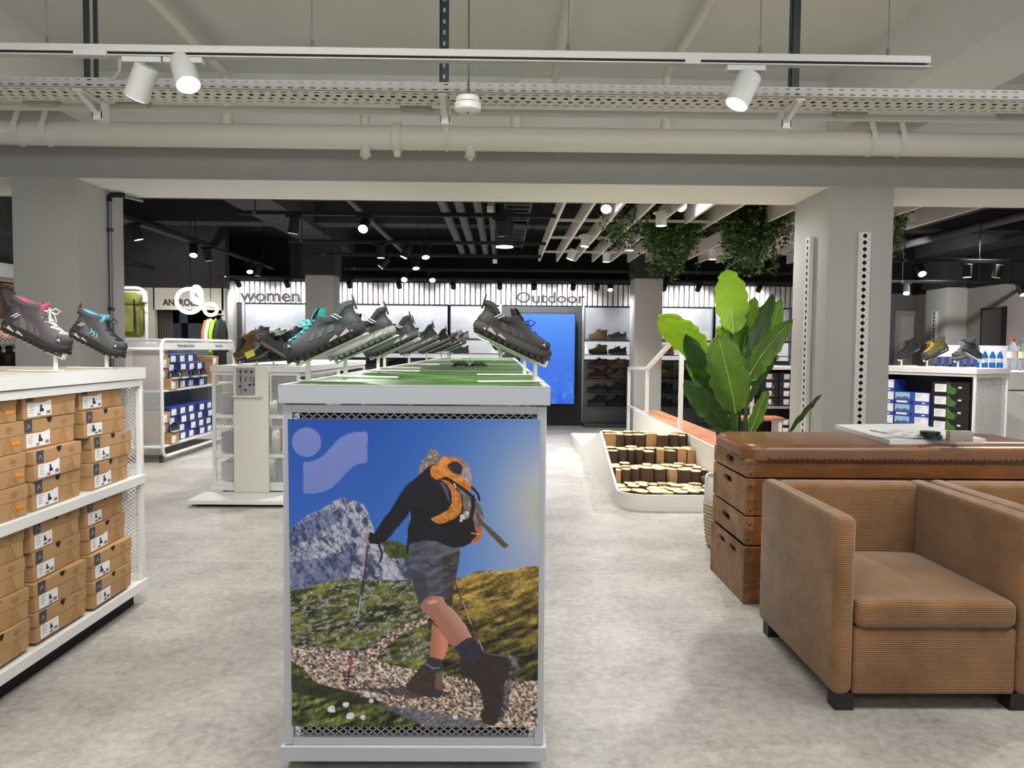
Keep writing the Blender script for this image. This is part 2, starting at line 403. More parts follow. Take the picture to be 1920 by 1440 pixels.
# ---- fitting-room front at the far left
YS = 11.8
xa, xb = P(287, 560, YS).x, P(419, 560, YS).x
SIGNW = M('cream_panel', (206, 205, 192), .7)
zt, zl = P(350, 540, YS).z, P(350, 581, YS).z
t = thing('fitting_room_sign', 'pale panel with dark letters ANPROBE above the fitting room opening', 'sign', ((xa+xb)/2, YS, zl))
obj('panel', MB().box(-(xb-xa)/2, (xb-xa)/2, 0, .08, 0, zt-zl), SIGNW, t)
o = wall_text('ANPROBE', 305, 373, 572.5, YS-.006, .14, INK, 'sign_letters', None)
o.data.transform(Matrix.Translation((-(xa+xb)/2, -YS, -zl))); o.parent = t
struct('wall_fitting_room', MB().box(-6, xa+.02, YS, YS+.1, 0, zt).box(xb-.03, xb+.03, YS, YS+.5, 0, zt).box(-6, -4.2, YS-.02, YS+.15, zt, 3.1, 1), [M('fitting_wall', (188, 187, 180), .8), BLACKC])
x2 = P(352, 610, 13.2).x
struct('wall_fitting_room', MB().box(-6, P(336, 610, 13.2).x, 13.2, 13.3, 0, 2.2).box(x2, -4.1, 13.2, 13.3, 0, 2.2).box(-6, -4.1, 13.2, 13.3, P(340, 606, 13.2).z, 2.2), M('slate_blue_wall', (120, 130, 148), .8))
cm = MB(); rows = []
cx0, cx1 = P(295, 600, YS+.12).x, P(322, 600, YS+.12).x
for z in (.05, .6, 1.2, zl-.01):
    rows.append([(cx0+(cx1-cx0)*j/30*(1+.04*(zl-z)), YS+.16+.035*math.sin(j*1.25), z) for j in range(31)])
cm.grid(rows)
tag(obj('fitting_room_curtain', cm, M('taupe_curtain', (92, 86, 76), .9)), 'dark taupe pleated curtain drawn aside in fitting room opening', 'curtain')
# garments on the rail right of the curtain
GARM = [((224, 96, 52), 'orange jacket hanging on the rail beside the fitting room', 391), ((238, 236, 228), 'white shirt hanging between the orange and lime jackets', 396), ((150, 196, 44), 'lime green jacket hanging on the fitting room rail', 405), ((26, 26, 28), 'black jacket at right end of the fitting room rail', 414)]
rail = MB().tube([P(386, 590, 11.5), P(419, 590, 11.5)], .012, 8)
tag(obj('clothes_rail', rail, STEEL), 'short metal clothes rail at the fitting room corner', 'rail')
for c, l, px in GARM:
    p = P(px, 591, 11.5)
    rows = []
    for z, ww, dd in ((0, .02, .03), (-.03, .05, .05), (-.06, .10, .10), (-.3, .085, .12), (-.55, .095, .13), (-.8, .10, .14)):
        rows.append([(ww*.36*math.cos(a)*(1+.15*math.sin(5*a+z*4)), dd*1.5*math.sin(a), z) for a in [2*PI*j/20 for j in range(20)]])
    mb = MB().grid(rows, closed=True, flip=True)
    t = thing('hanging_jacket', l, 'jacket', (p.x, p.y, p.z-.05))
    obj('body', mb, M('garm%d%d' % (c[0], c[1]), c, .8), t)
    obj('hanger', MB().tube([(0, 0, -.02), (0, 0, .03), (.015, 0, .05), (.03, 0, .04)], .004, 6), STEEL, t)
    for s in (-1, 1):
        obj('sleeve', MB().tube([(0, s*.10, -.04), (0, s*.2, -.2), (.005, s*.23, -.5)], .03, 8, rr=[.03, .032, .026]), M('garm%d%d' % (c[0], c[1]), c), t)
# doorway on the right
yd = 13.58
xa, xb = P(1684, 620, yd).x, P(1732, 620, yd).x; zt = P(1706, 592, yd).z
d = struct('door_1', MB().box(xa, xb, yd-.03, yd, 0, zt), M('door_leaf', (186, 184, 182), .5))
struct('door_frame', MB().box(xa-.08, xa, yd-.06, yd, 0, zt+.08).box(xb, xb+.08, yd-.06, yd, 0, zt+.08).box(xa, xb, yd-.06, yd, zt, zt+.08), M('door_frame_grey', (160, 158, 156), .5), d)
# mirror on the right wall
y0_, y1_ = PX(1842, 620, 7.27).y, PX(1880, 620, 7.27).y
zt = P(1860, 580, (y0_+y1_)/2).z
t = thing('wall_mirror', 'tall narrow mirror in black frame on the far right wall', 'mirror', (7.28, (y0_+y1_)/2, .3))
hw = abs(y0_-y1_)/2
obj('mirror_pane', MB().box(-.03, -.01, -hw, hw, 0, zt-.3), M('mirror_silver', (235, 238, 240), .03, 1.), t)
obj('frame', MB().box(-.04, .02, -hw-.04, -hw, -.03, zt-.27).box(-.04, .02, hw, hw+.01, -.03, zt-.27).box(-.04, .02, -hw, hw, zt-.3, zt-.28).box(-.04, .02, -hw, hw, -.03, 0), BLACKM, t)
# picture on the left wall
ya, yb = PX(-40, 560, -5.97).y, PX(43, 560, -5.97).y
t = thing('wall_poster', 'large sporty photo poster in orange and grey on the left wall', 'poster', (-5.97, 0, 1.2))
N, K = 40, 30; mb = MB(); ztop = P(20, 528, (ya+yb)/2).z-.02
mb.grid([[(.012, ya+(yb-ya)*j/N, (ztop-1.2)*i/K) for j in range(N+1)] for i in range(K+1)])
me = mb.mesh('print', M_attr('wall_poster_print'), smooth=False); arr = np.ones((K+1, N+1, 4))
for i in range(K+1):
    for j in range(N+1):
        u, v = j/N, i/K; n = noise_ = math.sin(u*9+2*math.sin(v*7))+math.cos(v*8-u*5)
        c = (200, 196, 200) if n > .9 else (214, 140, 92) if n > .35 else (92, 62, 46) if n > -.3 else (52, 46, 46) if n > -1 else (96, 96, 90)
        arr[i, j, :3] = lin(c)
me.color_attributes.new('Col', 'FLOAT_COLOR', 'POINT').data.foreach_set('color', arr.ravel())
obj('print', me, None, t); obj('frame', MB().box(-.01, .01, ya, yb+.02, -.02, ztop-1.18), BLACKM, t)
# ------------------------------------------------------------------ gondola tables
GRASSP = M('turf_photo_print', (66, 98, 48), .45, var=.85, vs=11, stretch=(.5, 1.6, 1))
GRASSP.node_tree.nodes['Principled BSDF'].inputs['Specular IOR Level'].default_value = .08
def gondola(name, label, x0, x1, y0, y1, zt, zb_=.075, top=None, mesh_faces=('S',), back=None, shelf_z=(), wmat=WHITE, casters=True, pit=(.0246, .0182), mw=.0026, group=None, plinth=False, topmat=None):
    cx, cy = (x0+x1)/2, (y0+y1)/2; hx, hy = (x1-x0)/2, (y1-y0)/2
    t = thing(name, label, 'display table', (cx, cy, 0), 0, group)
    th = .054; fr = .026; p = .028
    b = MB().rbox(-hx, hx, -hy, hy, zt-th, zt-.003, .002, 1)
    obj('top_slab', b, wmat, t)
    if topmat:
        obj('top_print', MB().box(-hx+.022, hx-.022, -hy+.022, hy-.022, zt-.004, zt-.0012), topmat, t)
        rim = MB()
        for a in ((-hx, hx, -hy, -hy+.02), (-hx, hx, hy-.02, hy), (-hx, -hx+.02, -hy+.02, hy-.02), (hx-.02, hx, -hy+.02, hy-.02)): rim.box(a[0], a[1], a[2], a[3], zt-.004, zt)
        obj('top_rim', rim, wmat, t)
    ins = .010
    for sx in (-1, 1):
        for sy in (-1, 1):
            X0, X1 = (-hx+ins, -hx+ins+fr) if sx < 0 else (hx-ins-fr, hx-ins)
            Y0, Y1 = (-hy+ins, -hy+ins+fr) if sy < 0 else (hy-ins-fr, hy-ins)
            obj('post', MB().rbox(X0, X1, Y0, Y1, zb_+.045, zt-th-.004, .002, 1), wmat, t)
    rb = MB(); rb2 = MB()
    for sy in (-1, 1):
        ya, yb = (-hy+ins, -hy+ins+fr) if sy < 0 else (hy-ins-fr, hy-ins)
        rb.box(-hx+ins+fr, hx-ins-fr, ya+.002, yb, zt-th-.004-.022, zt-th-.004)
        rb2.box(-hx+ins+fr, hx-ins-fr, ya+.002, yb, zb_+.045, zb_+.067)
    for sx in (-1, 1):
        xa, xb = (-hx+ins, -hx+ins+fr) if sx < 0 else (hx-ins-fr, hx-ins)
        rb.box(xa, xb, -hy+ins+fr, hy-ins-fr, zt-th-.034, zt-th-.004)
    obj('top_rail', rb, wmat, t, 'stuff'); obj('bottom_rail', rb2, wmat, t, 'stuff')
    obj('base_board', MB().rbox(-hx, hx, -hy, hy, zb_, zb_+.044, .002, 1), wmat, t)
    for z in shelf_z: obj('shelf', MB().rbox(-hx+.012, hx-.012, -hy+.012, hy-.012, z-.03, z, .002, 1), wmat, t)
    for f in mesh_faces:
        mb = MB()
        if f in 'SN':
            y = (-hy+ins+fr*.6) if f == 'S' else hy-ins-fr*.6
            lattice(mb, -hx+ins+fr, hx-ins-fr, zb_+.066, zt-th-.027, pit[0], pit[1], mw, .004, Tr(0, y, 0))
        else:
            x = (-hx+ins+fr*.6) if f == 'W' else hx-ins-fr*.6
            lattice(mb, -hy+ins+fr, hy-ins-fr, zb_+.06, zt-th-.036, pit[0], pit[1], mw, .004, Tr(x, 0, 0) @ Rz(PI/2))
        obj('mesh_panel', mb, wmat, t, 'stuff', smooth=False)
    if back: obj('divider', MB().box(-.01, .01, -hy+.05, hy-.05, zb_+.055, zt-th-.004), back, t)
    if casters:
        for sx in (-1, 1):
            for sy in (-1, 1):
                rc = min(.03, zb_*.48); c = MB().cyl((sx*(hx-.09)-.012, sy*(hy-.08), rc), (sx*(hx-.09)+.012, sy*(hy-.08), rc), rc, n=16).box(sx*(hx-.09)-.018, sx*(hx-.09)+.018, sy*(hy-.08)-.012, sy*(hy-.08)+.012, rc, zb_)
                obj('caster', c, BLACKM, t)
    return t
YT = 2.19
a = P(521, 722, YT); b = P(1032.5, 724.5, YT)
ZT = (a.z+b.z)/2; TX0, TX1 = a.x, b.x
tab = gondola('display_table', 'white gondola table with turf print top and hiker poster on its front', TX0, TX1, YT, 3.60, ZT, zb_=.038, wmat=WHITEB, topmat=GRASSP, back=DARK, shelf_z=(.62,), mesh_faces=('S', 'N'))
y = 3.64
for i, (ln, lab) in enumerate(((1.55, 'second white gondola table with turf print top, end to end behind the poster table'), (1.55, 'third white gondola table with turf print top in the centre line'), (1.5, 'farthest white gondola table with turf print top in the centre line'))):
    gondola('display_table', lab, TX0, TX1, y, y+ln, ZT-.002, topmat=GRASSP, back=DARK, shelf_z=(.62,), mesh_faces=('S', 'N') if i == 0 else ())
    y += ln+.04
# ---- printed poster on the table front
def poster():
    W, H = 420, 520
    tl, tr_, bl, br = (539.5, 785.5), (1013, 786), (547.5, 1361), (1007.5, 1364)
    u = np.linspace(0, 1, W+1)[None, :]; v = np.linspace(0, 1, H+1)[:, None]     # v from top
    X = (1-v)*((1-u)*tl[0]+u*tr_[0])+v*((1-u)*bl[0]+u*br[0]); Y = (1-v)*((1-u)*tl[1]+u*tr_[1])+v*((1-u)*bl[1]+u*br[1])
    rs = np.random.RandomState(3)
    def vnoise(sx, sy, ang=0., seed=0):
        r = np.random.RandomState(seed); g = r.rand(256, 256)
        ca, sa = math.cos(ang), math.sin(ang)
        x = ((X*ca+Y*sa)/sx) % 255; y = ((-X*sa+Y*ca)/sy) % 255
        xi, yi = x.astype(int), y.astype(int); fx, fy = x-xi, y-yi; fx = fx*fx*(3-2*fx); fy = fy*fy*(3-2*fy)
        return (g[yi, xi]*(1-fx)+g[yi, xi+1]*fx)*(1-fy)+(g[yi+1, xi]*(1-fx)+g[yi+1, xi+1]*fx)*fy
    def fbm(sx, sy, ang=0., seed=0, o=4):
        t = 0; a = .5
        for k in range(o): t = t+a*vnoise(sx/2**k, sy/2**k, ang, seed+k); a *= .5
        return t/(1-.5**o)
    def inside(pts):
        c = np.zeros(X.shape, bool); n = len(pts)
        for i in range(n):
            (x1, y1), (x2, y2) = pts[i], pts[(i+1) % n]
            if y1 == y2: continue
            k = (y1 > Y) != (y2 > Y); c ^= k & (X < (x2-x1)*(Y-y1)/(y2-y1)+x1)
        return c
    A = lambda pts: [(640+x/5.647, 820+y/5.647) for x, y in pts]
    Cc = lambda pts: [(510+x/3.5556, 680+y/3.5556) for x, y in pts]
    D = lambda pts: [(510+x/3.5556, 1035+y/3.5556) for x, y in pts]
    rgb = lambda *c: np.array(c, float)
    img = np.zeros(X.shape+(3,))
    blue = rgb(24, 76, 170)+(Y[..., None]-786)/300*rgb(38, 38, 34)+np.clip((X[..., None]-700)/300, 0, 1)*rgb(22, 26, 18)
    dx, dy = X-1040, Y-955
    d = np.sqrt(dx*dx+dy*dy*.55)
    w1 = np.exp(-(np.clip(d-40, 0, None)/105)**1.25)[..., None]
    img = blue*(1-w1)+rgb(186, 186, 200)*w1
    w2 = np.exp(-(np.sqrt((X-1022)**2+(Y-948)**2)/46)**2)[..., None]; img = img*(1-w2*.8)+rgb(196, 206, 184)*w2*.7
    lo = np.clip((Y-1000)/80, 0, 1)[..., None]*np.clip((X[..., None]-840)/100, 0, 1)*np.exp(-(np.clip(1000-X, 0, None)/90)**2)[..., None]
    img = img*(1-.45*lo)+rgb(178, 172, 190)*.45*lo
    def paint(mask, col, a=1.):
        nonlocal img
        m_ = mask[..., None]*a; img = img*(1-m_)+col*m_
    def line(pts, wd, col):
        for (x1, y1), (x2, y2) in zip(pts[:-1], pts[1:]):
            L = math.hypot(x2-x1, y2-y1) or 1; t = np.clip(((X-x1)*(x2-x1)+(Y-y1)*(y2-y1))/L**2, 0, 1)
            paint(np.hypot(X-x1-t*(x2-x1), Y-y1-t*(y2-y1)) < wd/2, col)
    # mountain
    mt_ = inside(Cc([(60, 1150), (115, 1110), (150, 1075), (215, 1030), (245, 1000), (310, 980), (345, 960), (390, 930), (440, 895), (470, 888), (505, 900), (522, 925), (545, 905), (575, 930), (600, 932), (628, 965), (640, 1000), (655, 1040), (675, 1085), (680, 1130), (705, 1190), (760, 1230), (800, 1265), (905, 1295), (940, 1440), (940, 1600), (60, 1700)]))
    def ridge(sx, sy, ang, seed, o=4):
        t, a_ = 0, .5
        for k in range(o): t = t+a_*(1-np.abs(vnoise(sx/1.9**k, sy/1.9**k, ang+.5*k, seed+k)*2-1)); a_ *= .55
        return t/(.5*(1-.55**o)/.45)
    n = fbm(16, 8, 1.0, 11, 5); rid = ridge(30, 14, 1.15, 47, 5); n2 = vnoise(3.2, 2.2, .6, 31); big = fbm(52, 40, .7, 61, 2)
    lum = np.clip((rid-.42)*2.1*.62+(n-.5)*1.5+(n2-.5)*.42+(big-.45)*.9+.40, 0, 1)
    lum = lum*lum*(3-2*lum)
    crk = np.exp(-(np.abs(fbm(22, 10, 1.05, 75, 3)-.5)/.035)**2)*.75+np.exp(-(np.abs(fbm(12, 9, -.7, 85, 3)-.5)/.04)**2)*.55
    lum = np.clip(lum*.86-.06-crk*.6, 0, 1)
    rock = rgb(60, 68, 98)+lum[..., None]*rgb(158, 152, 136)
    sh = inside(Cc([(60, 1150), (215, 1030), (330, 975), (470, 965), (500, 985), (430, 1060), (330, 1110), (250, 1170), (60, 1230)])) | inside(Cc([(60, 1330), (330, 1290), (480, 1240), (540, 1180), (570, 1230), (520, 1400), (420, 1500), (60, 1560)]))
    rock = np.where(sh[..., None], rock*.62+rgb(14, 20, 42), rock)
    paint(mt_, rock)
    g1 = inside(Cc([(735, 1185), (780, 1172), (830, 1180), (872, 1195), (905, 1235), (910, 1300), (850, 1298), (780, 1290), (748, 1250)])); paint(g1, rgb(70, 80, 42)+(fbm(6, 4, 0, 5)[..., None]-.5)*90)
    # middle slope
    slope = inside(D([(60, 240), (200, 240), (330, 195), (480, 160), (640, 175), (900, 175), (1000, 240), (1215, 170), (1300, 150), (1340, 125), (1400, 115), (1500, 115), (1600, 110), (1700, 90), (1900, 60), (1900, 1300), (60, 1300)]))
    gn = fbm(30, 7, -.33, 71, 5); st = fbm(9, 4, -.3, 83, 3); fine = fbm(4, 3, 0, 91, 2)
    gn = (gn-.5)*1.9+.5
    grass = rgb(30, 38, 18)+gn[..., None]*rgb(104, 100, 52)+(fine[..., None]-.5)*74
    stones = rgb(150, 150, 152)+(fine[..., None]-.5)*110
    sm_ = (st > .6) & (X < 880) & (Y < 1240)
    paint(slope, grass); paint(slope & sm_, stones, .85)
    hill = inside(D([(1215, 170), (1300, 150), (1340, 125), (1400, 115), (1500, 115), (1600, 110), (1700, 90), (1900, 60), (1900, 860), (1500, 830), (1150, 800), (1050, 480), (1200, 400)]))
    fade = np.clip((Y-1060)/190, 0, 1)[..., None]
    hg = rgb(158, 128, 60)*(1-fade)+rgb(50, 50, 22)*fade
    paint(hill, hg+(gn[..., None]-.5)*rgb(130, 116, 60)+(fine[..., None]-.5)*80)
    # path
    pth = inside(D([(60, 600), (115, 610), (300, 632), (480, 650), (640, 650), (720, 725), (900, 770), (1150, 820), (1400, 850), (1500, 870), (1900, 840), (1900, 1300), (1000, 1300), (1000, 1160), (700, 1000), (420, 905), (280, 862), (200, 760), (60, 680)])) | inside(D([(620, 655), (760, 555), (900, 465), (1040, 425), (1035, 462), (880, 525), (770, 610), (690, 700)]))
    peb = fbm(4.2, 3, .2, 131, 3); peb = (peb-.5)*2.6+.5
    pc = rgb(156, 136, 122)+(peb[..., None]-.5)*rgb(150, 145, 140)+np.clip((900-X[..., None])/400, 0, 1)*rgb(0, 0, 8)
    paint(pth, pc)
    fg = inside(D([(60, 700), (150, 740), (240, 800), (290, 870), (420, 905), (640, 955), (760, 1015), (900, 1060), (1010, 1170), (1010, 1300), (60, 1300)]))
    paint(fg, rgb(72, 80, 36)+(gn[..., None]-.5)*rgb(120, 120, 60)+(fbm(5, 9, .3, 151, 3)[..., None]-.5)*110)
    paint(inside(D([(130, 800), (330, 880), (620, 950), (700, 1010), (480, 1000), (130, 930)])), rgb(34, 42, 26), .7)
    paint(inside(D([(620, 1010), (760, 1020), (1000, 1050), (1350, 1110), (1460, 1165), (1050, 1170), (800, 1065)])), rgb(92, 96, 118), .75)
    paint(inside(D([(530, 905), (740, 905), (890, 895), (1030, 955), (960, 970), (700, 935)])), rgb(66, 60, 66), .85)
    for x, y, r in ((395, 1045, 9), (520, 1090, 8), (490, 1015, 6), (660, 990, 5), (605, 1100, 5), (630, 950, 6), (1220, 1100, 5)): paint(((X-510-x/3.5556)**2+1.3*(Y-1035-y/3.5556)**2) < (r*(.7+.5*st))**2, rgb(222, 220, 222)+(fine[..., None]-.5)*60)
    for k in range(1500):
        cx, cy, r = rs.uniform(545, 1010), rs.uniform(1215, 1362), rs.uniform(.5, 1.9)
        sl = (slice(max(0, int((cy-786)/578*H)-5), int((cy-786)/578*H)+6), slice(max(0, int((cx-540)/470*W)-5), int((cx-540)/470*W)+6))
        mk = pth[sl] & (((X[sl]-cx)**2+1.6*(Y[sl]-cy)**2) < r*r); img[sl][mk] = rs.uniform(.55, 1.3)*np.array([172, 156, 148])
    # second pole, far leg, boots
    line(D([(1215, 180), (1330, 480), (1405, 645)]), 2.6, rgb(168, 140, 134)); line(D([(1215, 180), (1262, 310)]), 2.8, rgb(86, 50, 48)); line(D([(1330, 480), (1370, 570)]), 2.8, rgb(80, 60, 62))
    paint(inside(D([(1065, 460), (1120, 520), (1178, 600), (1155, 680), (1130, 722), (1048, 690), (1058, 580)])), rgb(176, 112, 92)+np.clip((X[..., None]-812)/18, 0, 1)*rgb(36, 28, 24))
    paint(inside(D([(890, 875), (915, 850), (960, 800), (1000, 745), (1060, 790), (1115, 790), (1132, 830), (1138, 930), (1120, 968), (1040, 965), (960, 940), (895, 915)])), rgb(62, 50, 44)+(fine[..., None]-.5)*26)
    paint(inside(D([(1090, 800), (1120, 795), (1135, 860), (1130, 925), (1085, 900)])), rgb(112, 92, 78)); paint(inside(D([(1040, 930), (1138, 915), (1140, 945), (1110, 968), (1040, 965)])), rgb(52, 54, 60))
    paint(inside(D([(1045, 690), (1135, 712), (1122, 790), (1085, 795), (1005, 765)])), rgb(48, 50, 66)); line(D([(1030, 740), (1070, 770), (1115, 765)]), 1.8, rgb(150, 146, 146)); line(D([(940, 830), (985, 775)]), 2, rgb(30, 28, 30))
    # near leg
    leg = inside(D([(983, 345), (1005, 305), (1060, 283), (1130, 288), (1165, 335), (1230, 400), (1290, 480), (1333, 562), (1280, 582), (1222, 625), (1185, 608), (1120, 520), (1060, 430), (1000, 385)]))
    s_ = np.clip(((X-510)*3.5556-(Y-1035)*3.5556*.72-830)/230, 0, 1)[..., None]
    paint(leg, rgb(168, 112, 96)*(1-s_)+rgb(236, 198, 178)*s_)
    paint(inside(D([(1035, 320), (1075, 305), (1110, 318), (1080, 335), (1045, 340)])), rgb(224, 186, 168), .7)
    bt = inside(D([(1250, 705), (1300, 690), (1420, 650), (1540, 692), (1600, 675), (1640, 705), (1648, 780), (1620, 850), (1592, 880), (1582, 960), (1575, 1050), (1530, 1120), (1470, 1160), (1410, 1142), (1382, 1085), (1410, 1040), (1390, 930), (1350, 860), (1265, 810)]))
    paint(bt, rgb(50, 40, 36)+(fine[..., None]-.5)*20)
    paint(bt & inside(D([(1555, 672), (1650, 690), (1660, 780), (1600, 890), (1590, 1060), (1500, 1150), (1535, 1000), (1545, 880), (1590, 780), (1580, 710)])), rgb(88, 84, 88)+(fbm(4, 3, .4, 201, 2)[..., None]-.5)*150)
    line(D([(1400, 650), (1440, 672), (1560, 690)]), 2.4, rgb(108, 84, 64))
    line(D([(1270, 800), (1290, 890), (1310, 840), (1330, 900), (1330, 1030)]), 2.0, rgb(28, 26, 28)); line(D([(1330, 830), (1350, 950), (1375, 940)]), 1.8, rgb(28, 26, 28))
    paint(inside(D([(1218, 625), (1295, 568), (1340, 558), (1385, 618), (1400, 700), (1330, 745), (1255, 700)])), rgb(44, 44, 62)+(fine[..., None]-.5)*24)
    # shorts
    shp = inside(D([(900, -100), (960, -110), (1120, -90), (1255, -60), (1245, 60), (1226, 150), (1192, 355), (1165, 345), (1138, 290), (1070, 283), (1008, 305), (980, 350), (945, 230), (915, 100)]))
    fold = (fbm(26, 7, -.35, 221, 3)[..., None]-.5)
    paint(shp, rgb(84, 84, 98)+fold*80)
    paint(inside(D([(1125, 20), (1250, -20), (1245, 60), (1226, 150), (1192, 357), (1150, 325), (1138, 150)])), rgb(74, 68, 68)+fold*70)
    paint(inside(D([(915, 100), (1020, 130), (1040, 280), (980, 350), (945, 230)])), rgb(56, 58, 74), .75)
    for q_ in ([(1030, 60), (1085, 85), (1120, 70)], [(1140, 60), (1190, 90), (1240, 70)], [(1145, 110), (1190, 125), (1230, 110)]): line(D(q_), 2.2, rgb(38, 38, 44))
    # poles
    line(D([(632, 0), (612, 160)]), 3.4, rgb(98, 36, 62)); line(A([(280, 1130), (245, 1440)]), 3.4, rgb(92, 32, 62)); line(D([(612, 160), (592, 285)]), 3.6, rgb(40, 36, 44)); line(D([(592, 285), (566, 455)]), 3.2, rgb(146, 156, 172)); line(D([(566, 455), (560, 490)]), 3.6, rgb(34, 34, 40)); line(D([(560, 490), (528, 700)]), 2.8, rgb(104, 106, 116)); line(D([(528, 700), (516, 790)]), 3.2, rgb(176, 48, 44)); line(D([(516, 790), (500, 895)]), 3, rgb(52, 40, 44)); line(D([(478, 823), (548, 823)]), 3.2, rgb(36, 36, 44))
    line(A([(395, 1120), (430, 1210), (405, 1300)]), 4, rgb(24, 22, 28))
    # torso
    paint(inside(A([(240, 1030), (290, 990), (310, 1110), (275, 1128), (243, 1095)])), rgb(158, 132, 130))
    jk = inside(A([(1030, 262), (980, 268), (900, 320), (830, 380), (760, 440), (680, 500), (620, 590), (560, 690), (510, 770), (440, 850), (380, 950), (345, 1000), (300, 985), (280, 1060), (300, 1112), (400, 1117), (470, 1080), (540, 1010), (570, 960), (620, 910), (650, 870), (690, 830), (725, 762), (735, 850), (702, 940), (700, 1030), (690, 1110), (678, 1180), (705, 1230), (718, 1110), (900, 1075), (1000, 1085), (1100, 1130), (1180, 1152), (1300, 1142), (1400, 1080), (1450, 1000), (1480, 950), (1400, 800), (1300, 500), (1100, 300)]))
    paint(jk, rgb(17, 16, 26)+(fbm(20, 14, .5, 241, 3)[..., None]-.5)*22)
    paint(inside(A([(1035, 470), (1080, 460), (1130, 560), (1150, 690), (1120, 640), (1080, 540)])), rgb(92, 104, 140), .7)
    paint(inside(A([(826, 300), (838, 260), (880, 215), (915, 185), (930, 130), (962, 106), (1010, 130), (1042, 180), (1050, 235), (1000, 270), (930, 300), (870, 330), (824, 385)])), rgb(128, 118, 104)+(fbm(4, 2.5, -.6, 251, 3)[..., None]-.5)*170)
    paint(inside(A([(826, 300), (850, 310), (860, 345), (824, 385)])), rgb(168, 128, 118))
    paint(inside(A([(1095, 205), (1200, 208), (1310, 240), (1352, 310), (1382, 440), (1385, 500), (1300, 485), (1200, 385), (1120, 300)])), rgb(150, 132, 134)+(fbm(5, 8, 0, 261, 3)[..., None]-.5)*150)
    paint(inside(A([(1110, 285), (1150, 250), (1230, 252), (1285, 310), (1262, 392), (1190, 372), (1128, 320)])), rgb(48, 34, 44))
    orn = rgb(208, 128, 48)+(fbm(9, 4, .5, 271, 3)[..., None]-.5)*90
    paint(inside(A([(1040, 230), (1080, 193), (1165, 200), (1290, 225), (1240, 240), (1165, 250), (1112, 290), (1180, 368), (1260, 402), (1320, 462), (1385, 495), (1352, 562), (1280, 512), (1180, 445), (1110, 405), (1000, 440), (950, 400), (935, 350), (950, 300), (1030, 265)])), orn)
    paint(inside(A([(1040, 432), (1130, 450), (1190, 510), (1242, 580), (1272, 690), (1268, 780), (1200, 842), (1100, 890), (1030, 902), (985, 882), (940, 850), (1050, 800), (1130, 752), (1170, 680), (1160, 570), (1112, 482)])), orn*.95)
    paint(inside(A([(1215, 500), (1300, 560), (1400, 620), (1460, 690), (1500, 790), (1512, 870), (1490, 935), (1400, 1000), (1350, 960), (1290, 855), (1278, 700), (1245, 580)])), rgb(124, 112, 108)+(fbm(7, 10, .3, 281, 3)[..., None]-.5)*110)
    line(A([(1200, 480), (1300, 545), (1390, 620)]), 6, rgb(26, 22, 28)); line(A([(1390, 620), (1395, 720), (1370, 850), (1310, 880)]), 8, rgb(24, 22, 28)); line(A([(1275, 600), (1285, 760)]), 2.5, rgb(40, 34, 36))
    paint(inside(A([(1280, 870), (1400, 870), (1420, 1000), (1400, 1085), (1300, 1142), (1200, 1100)])), rgb(20, 18, 26))
    paint(inside(A([(1445, 925), (1492, 950), (1482, 1040), (1430, 1092), (1365, 1098), (1420, 1040)])), rgb(200, 96, 40)); line(A([(1375, 1000), (1470, 1010)]), 2, rgb(180, 160, 150))
    line(A([(1380, 520), (1445, 590), (1460, 650)]), 4.5, rgb(22, 22, 30))
    paint(inside(A([(1408, 785), (1440, 790), (1500, 880), (1600, 965), (1772, 1130), (1735, 1160), (1700, 1142), (1560, 1000), (1450, 880)])), rgb(88, 80, 58))
    for x, y, r in ((1280, 830, 5), (1265, 865, 3), (1330, 790, 4)): paint(((X-640-x/5.647)**2+(Y-820-y/5.647)**2) < r*r, rgb(210, 200, 190))
    line(A([(1190, 480), (1210, 520)]), 2, rgb(230, 225, 225))
    # mark
    lg = rgb(114, 130, 198)
    paint((X-574.7)**2+(Y-828.2)**2 < 27.2**2, lg)
    paint(inside(Cc([(207, 675), (212, 661), (225, 657), (262, 654), (305, 640), (345, 612), (400, 552), (450, 502), (510, 471), (570, 459), (618, 458), (631, 462), (635, 474), (635, 648), (631, 660), (620, 664), (580, 669), (540, 687), (500, 722), (440, 788), (390, 832), (330, 858), (270, 866), (222, 866), (210, 862), (207, 850)])), lg)
    return img, [P(*c, YT+.007) for c in (tl, tr_, bl, br)]
img, pc = poster()
hh, ww = img.shape[:2]
c4 = [p-Vector((tab.location.x, tab.location.y, 0)) for p in pc]
uu = np.linspace(0, 1, ww)[None, :, None]; vv = np.linspace(0, 1, hh)[:, None, None]
c4 = [np.array(c) for c in c4]
co = (1-vv)*((1-uu)*c4[0]+uu*c4[1])+vv*((1-uu)*c4[2]+uu*c4[3])
me = bpy.data.meshes.new('poster'); n = hh*ww; idx = np.arange(n).reshape(hh, ww)
quad = np.stack([idx[:-1, :-1], idx[1:, :-1], idx[1:, 1:], idx[:-1, 1:]], -1).reshape(-1, 4)
me.vertices.add(n); me.vertices.foreach_set('co', co.ravel()); me.loops.add(quad.size); me.loops.foreach_set('vertex_index', quad.ravel())
me.polygons.add(len(quad)); me.polygons.foreach_set('loop_start', np.arange(len(quad))*4); me.update(calc_edges=True); me.validate()
v8 = np.clip(img*1.04, 4, 250)/255; l_ = np.where(v8 <= .04045, v8/12.92, ((v8+.055)/1.055)**2.4)
me.color_attributes.new('Col', 'FLOAT_COLOR', 'POINT').data.foreach_set('color', np.concatenate([l_, np.ones(l_.shape[:2]+(1,))], -1).ravel())
me.materials.append(M_attr('poster_print', .45))
obj('poster', me, None, tab, label='printed poster of a hiker with orange backpack on a mountain path')
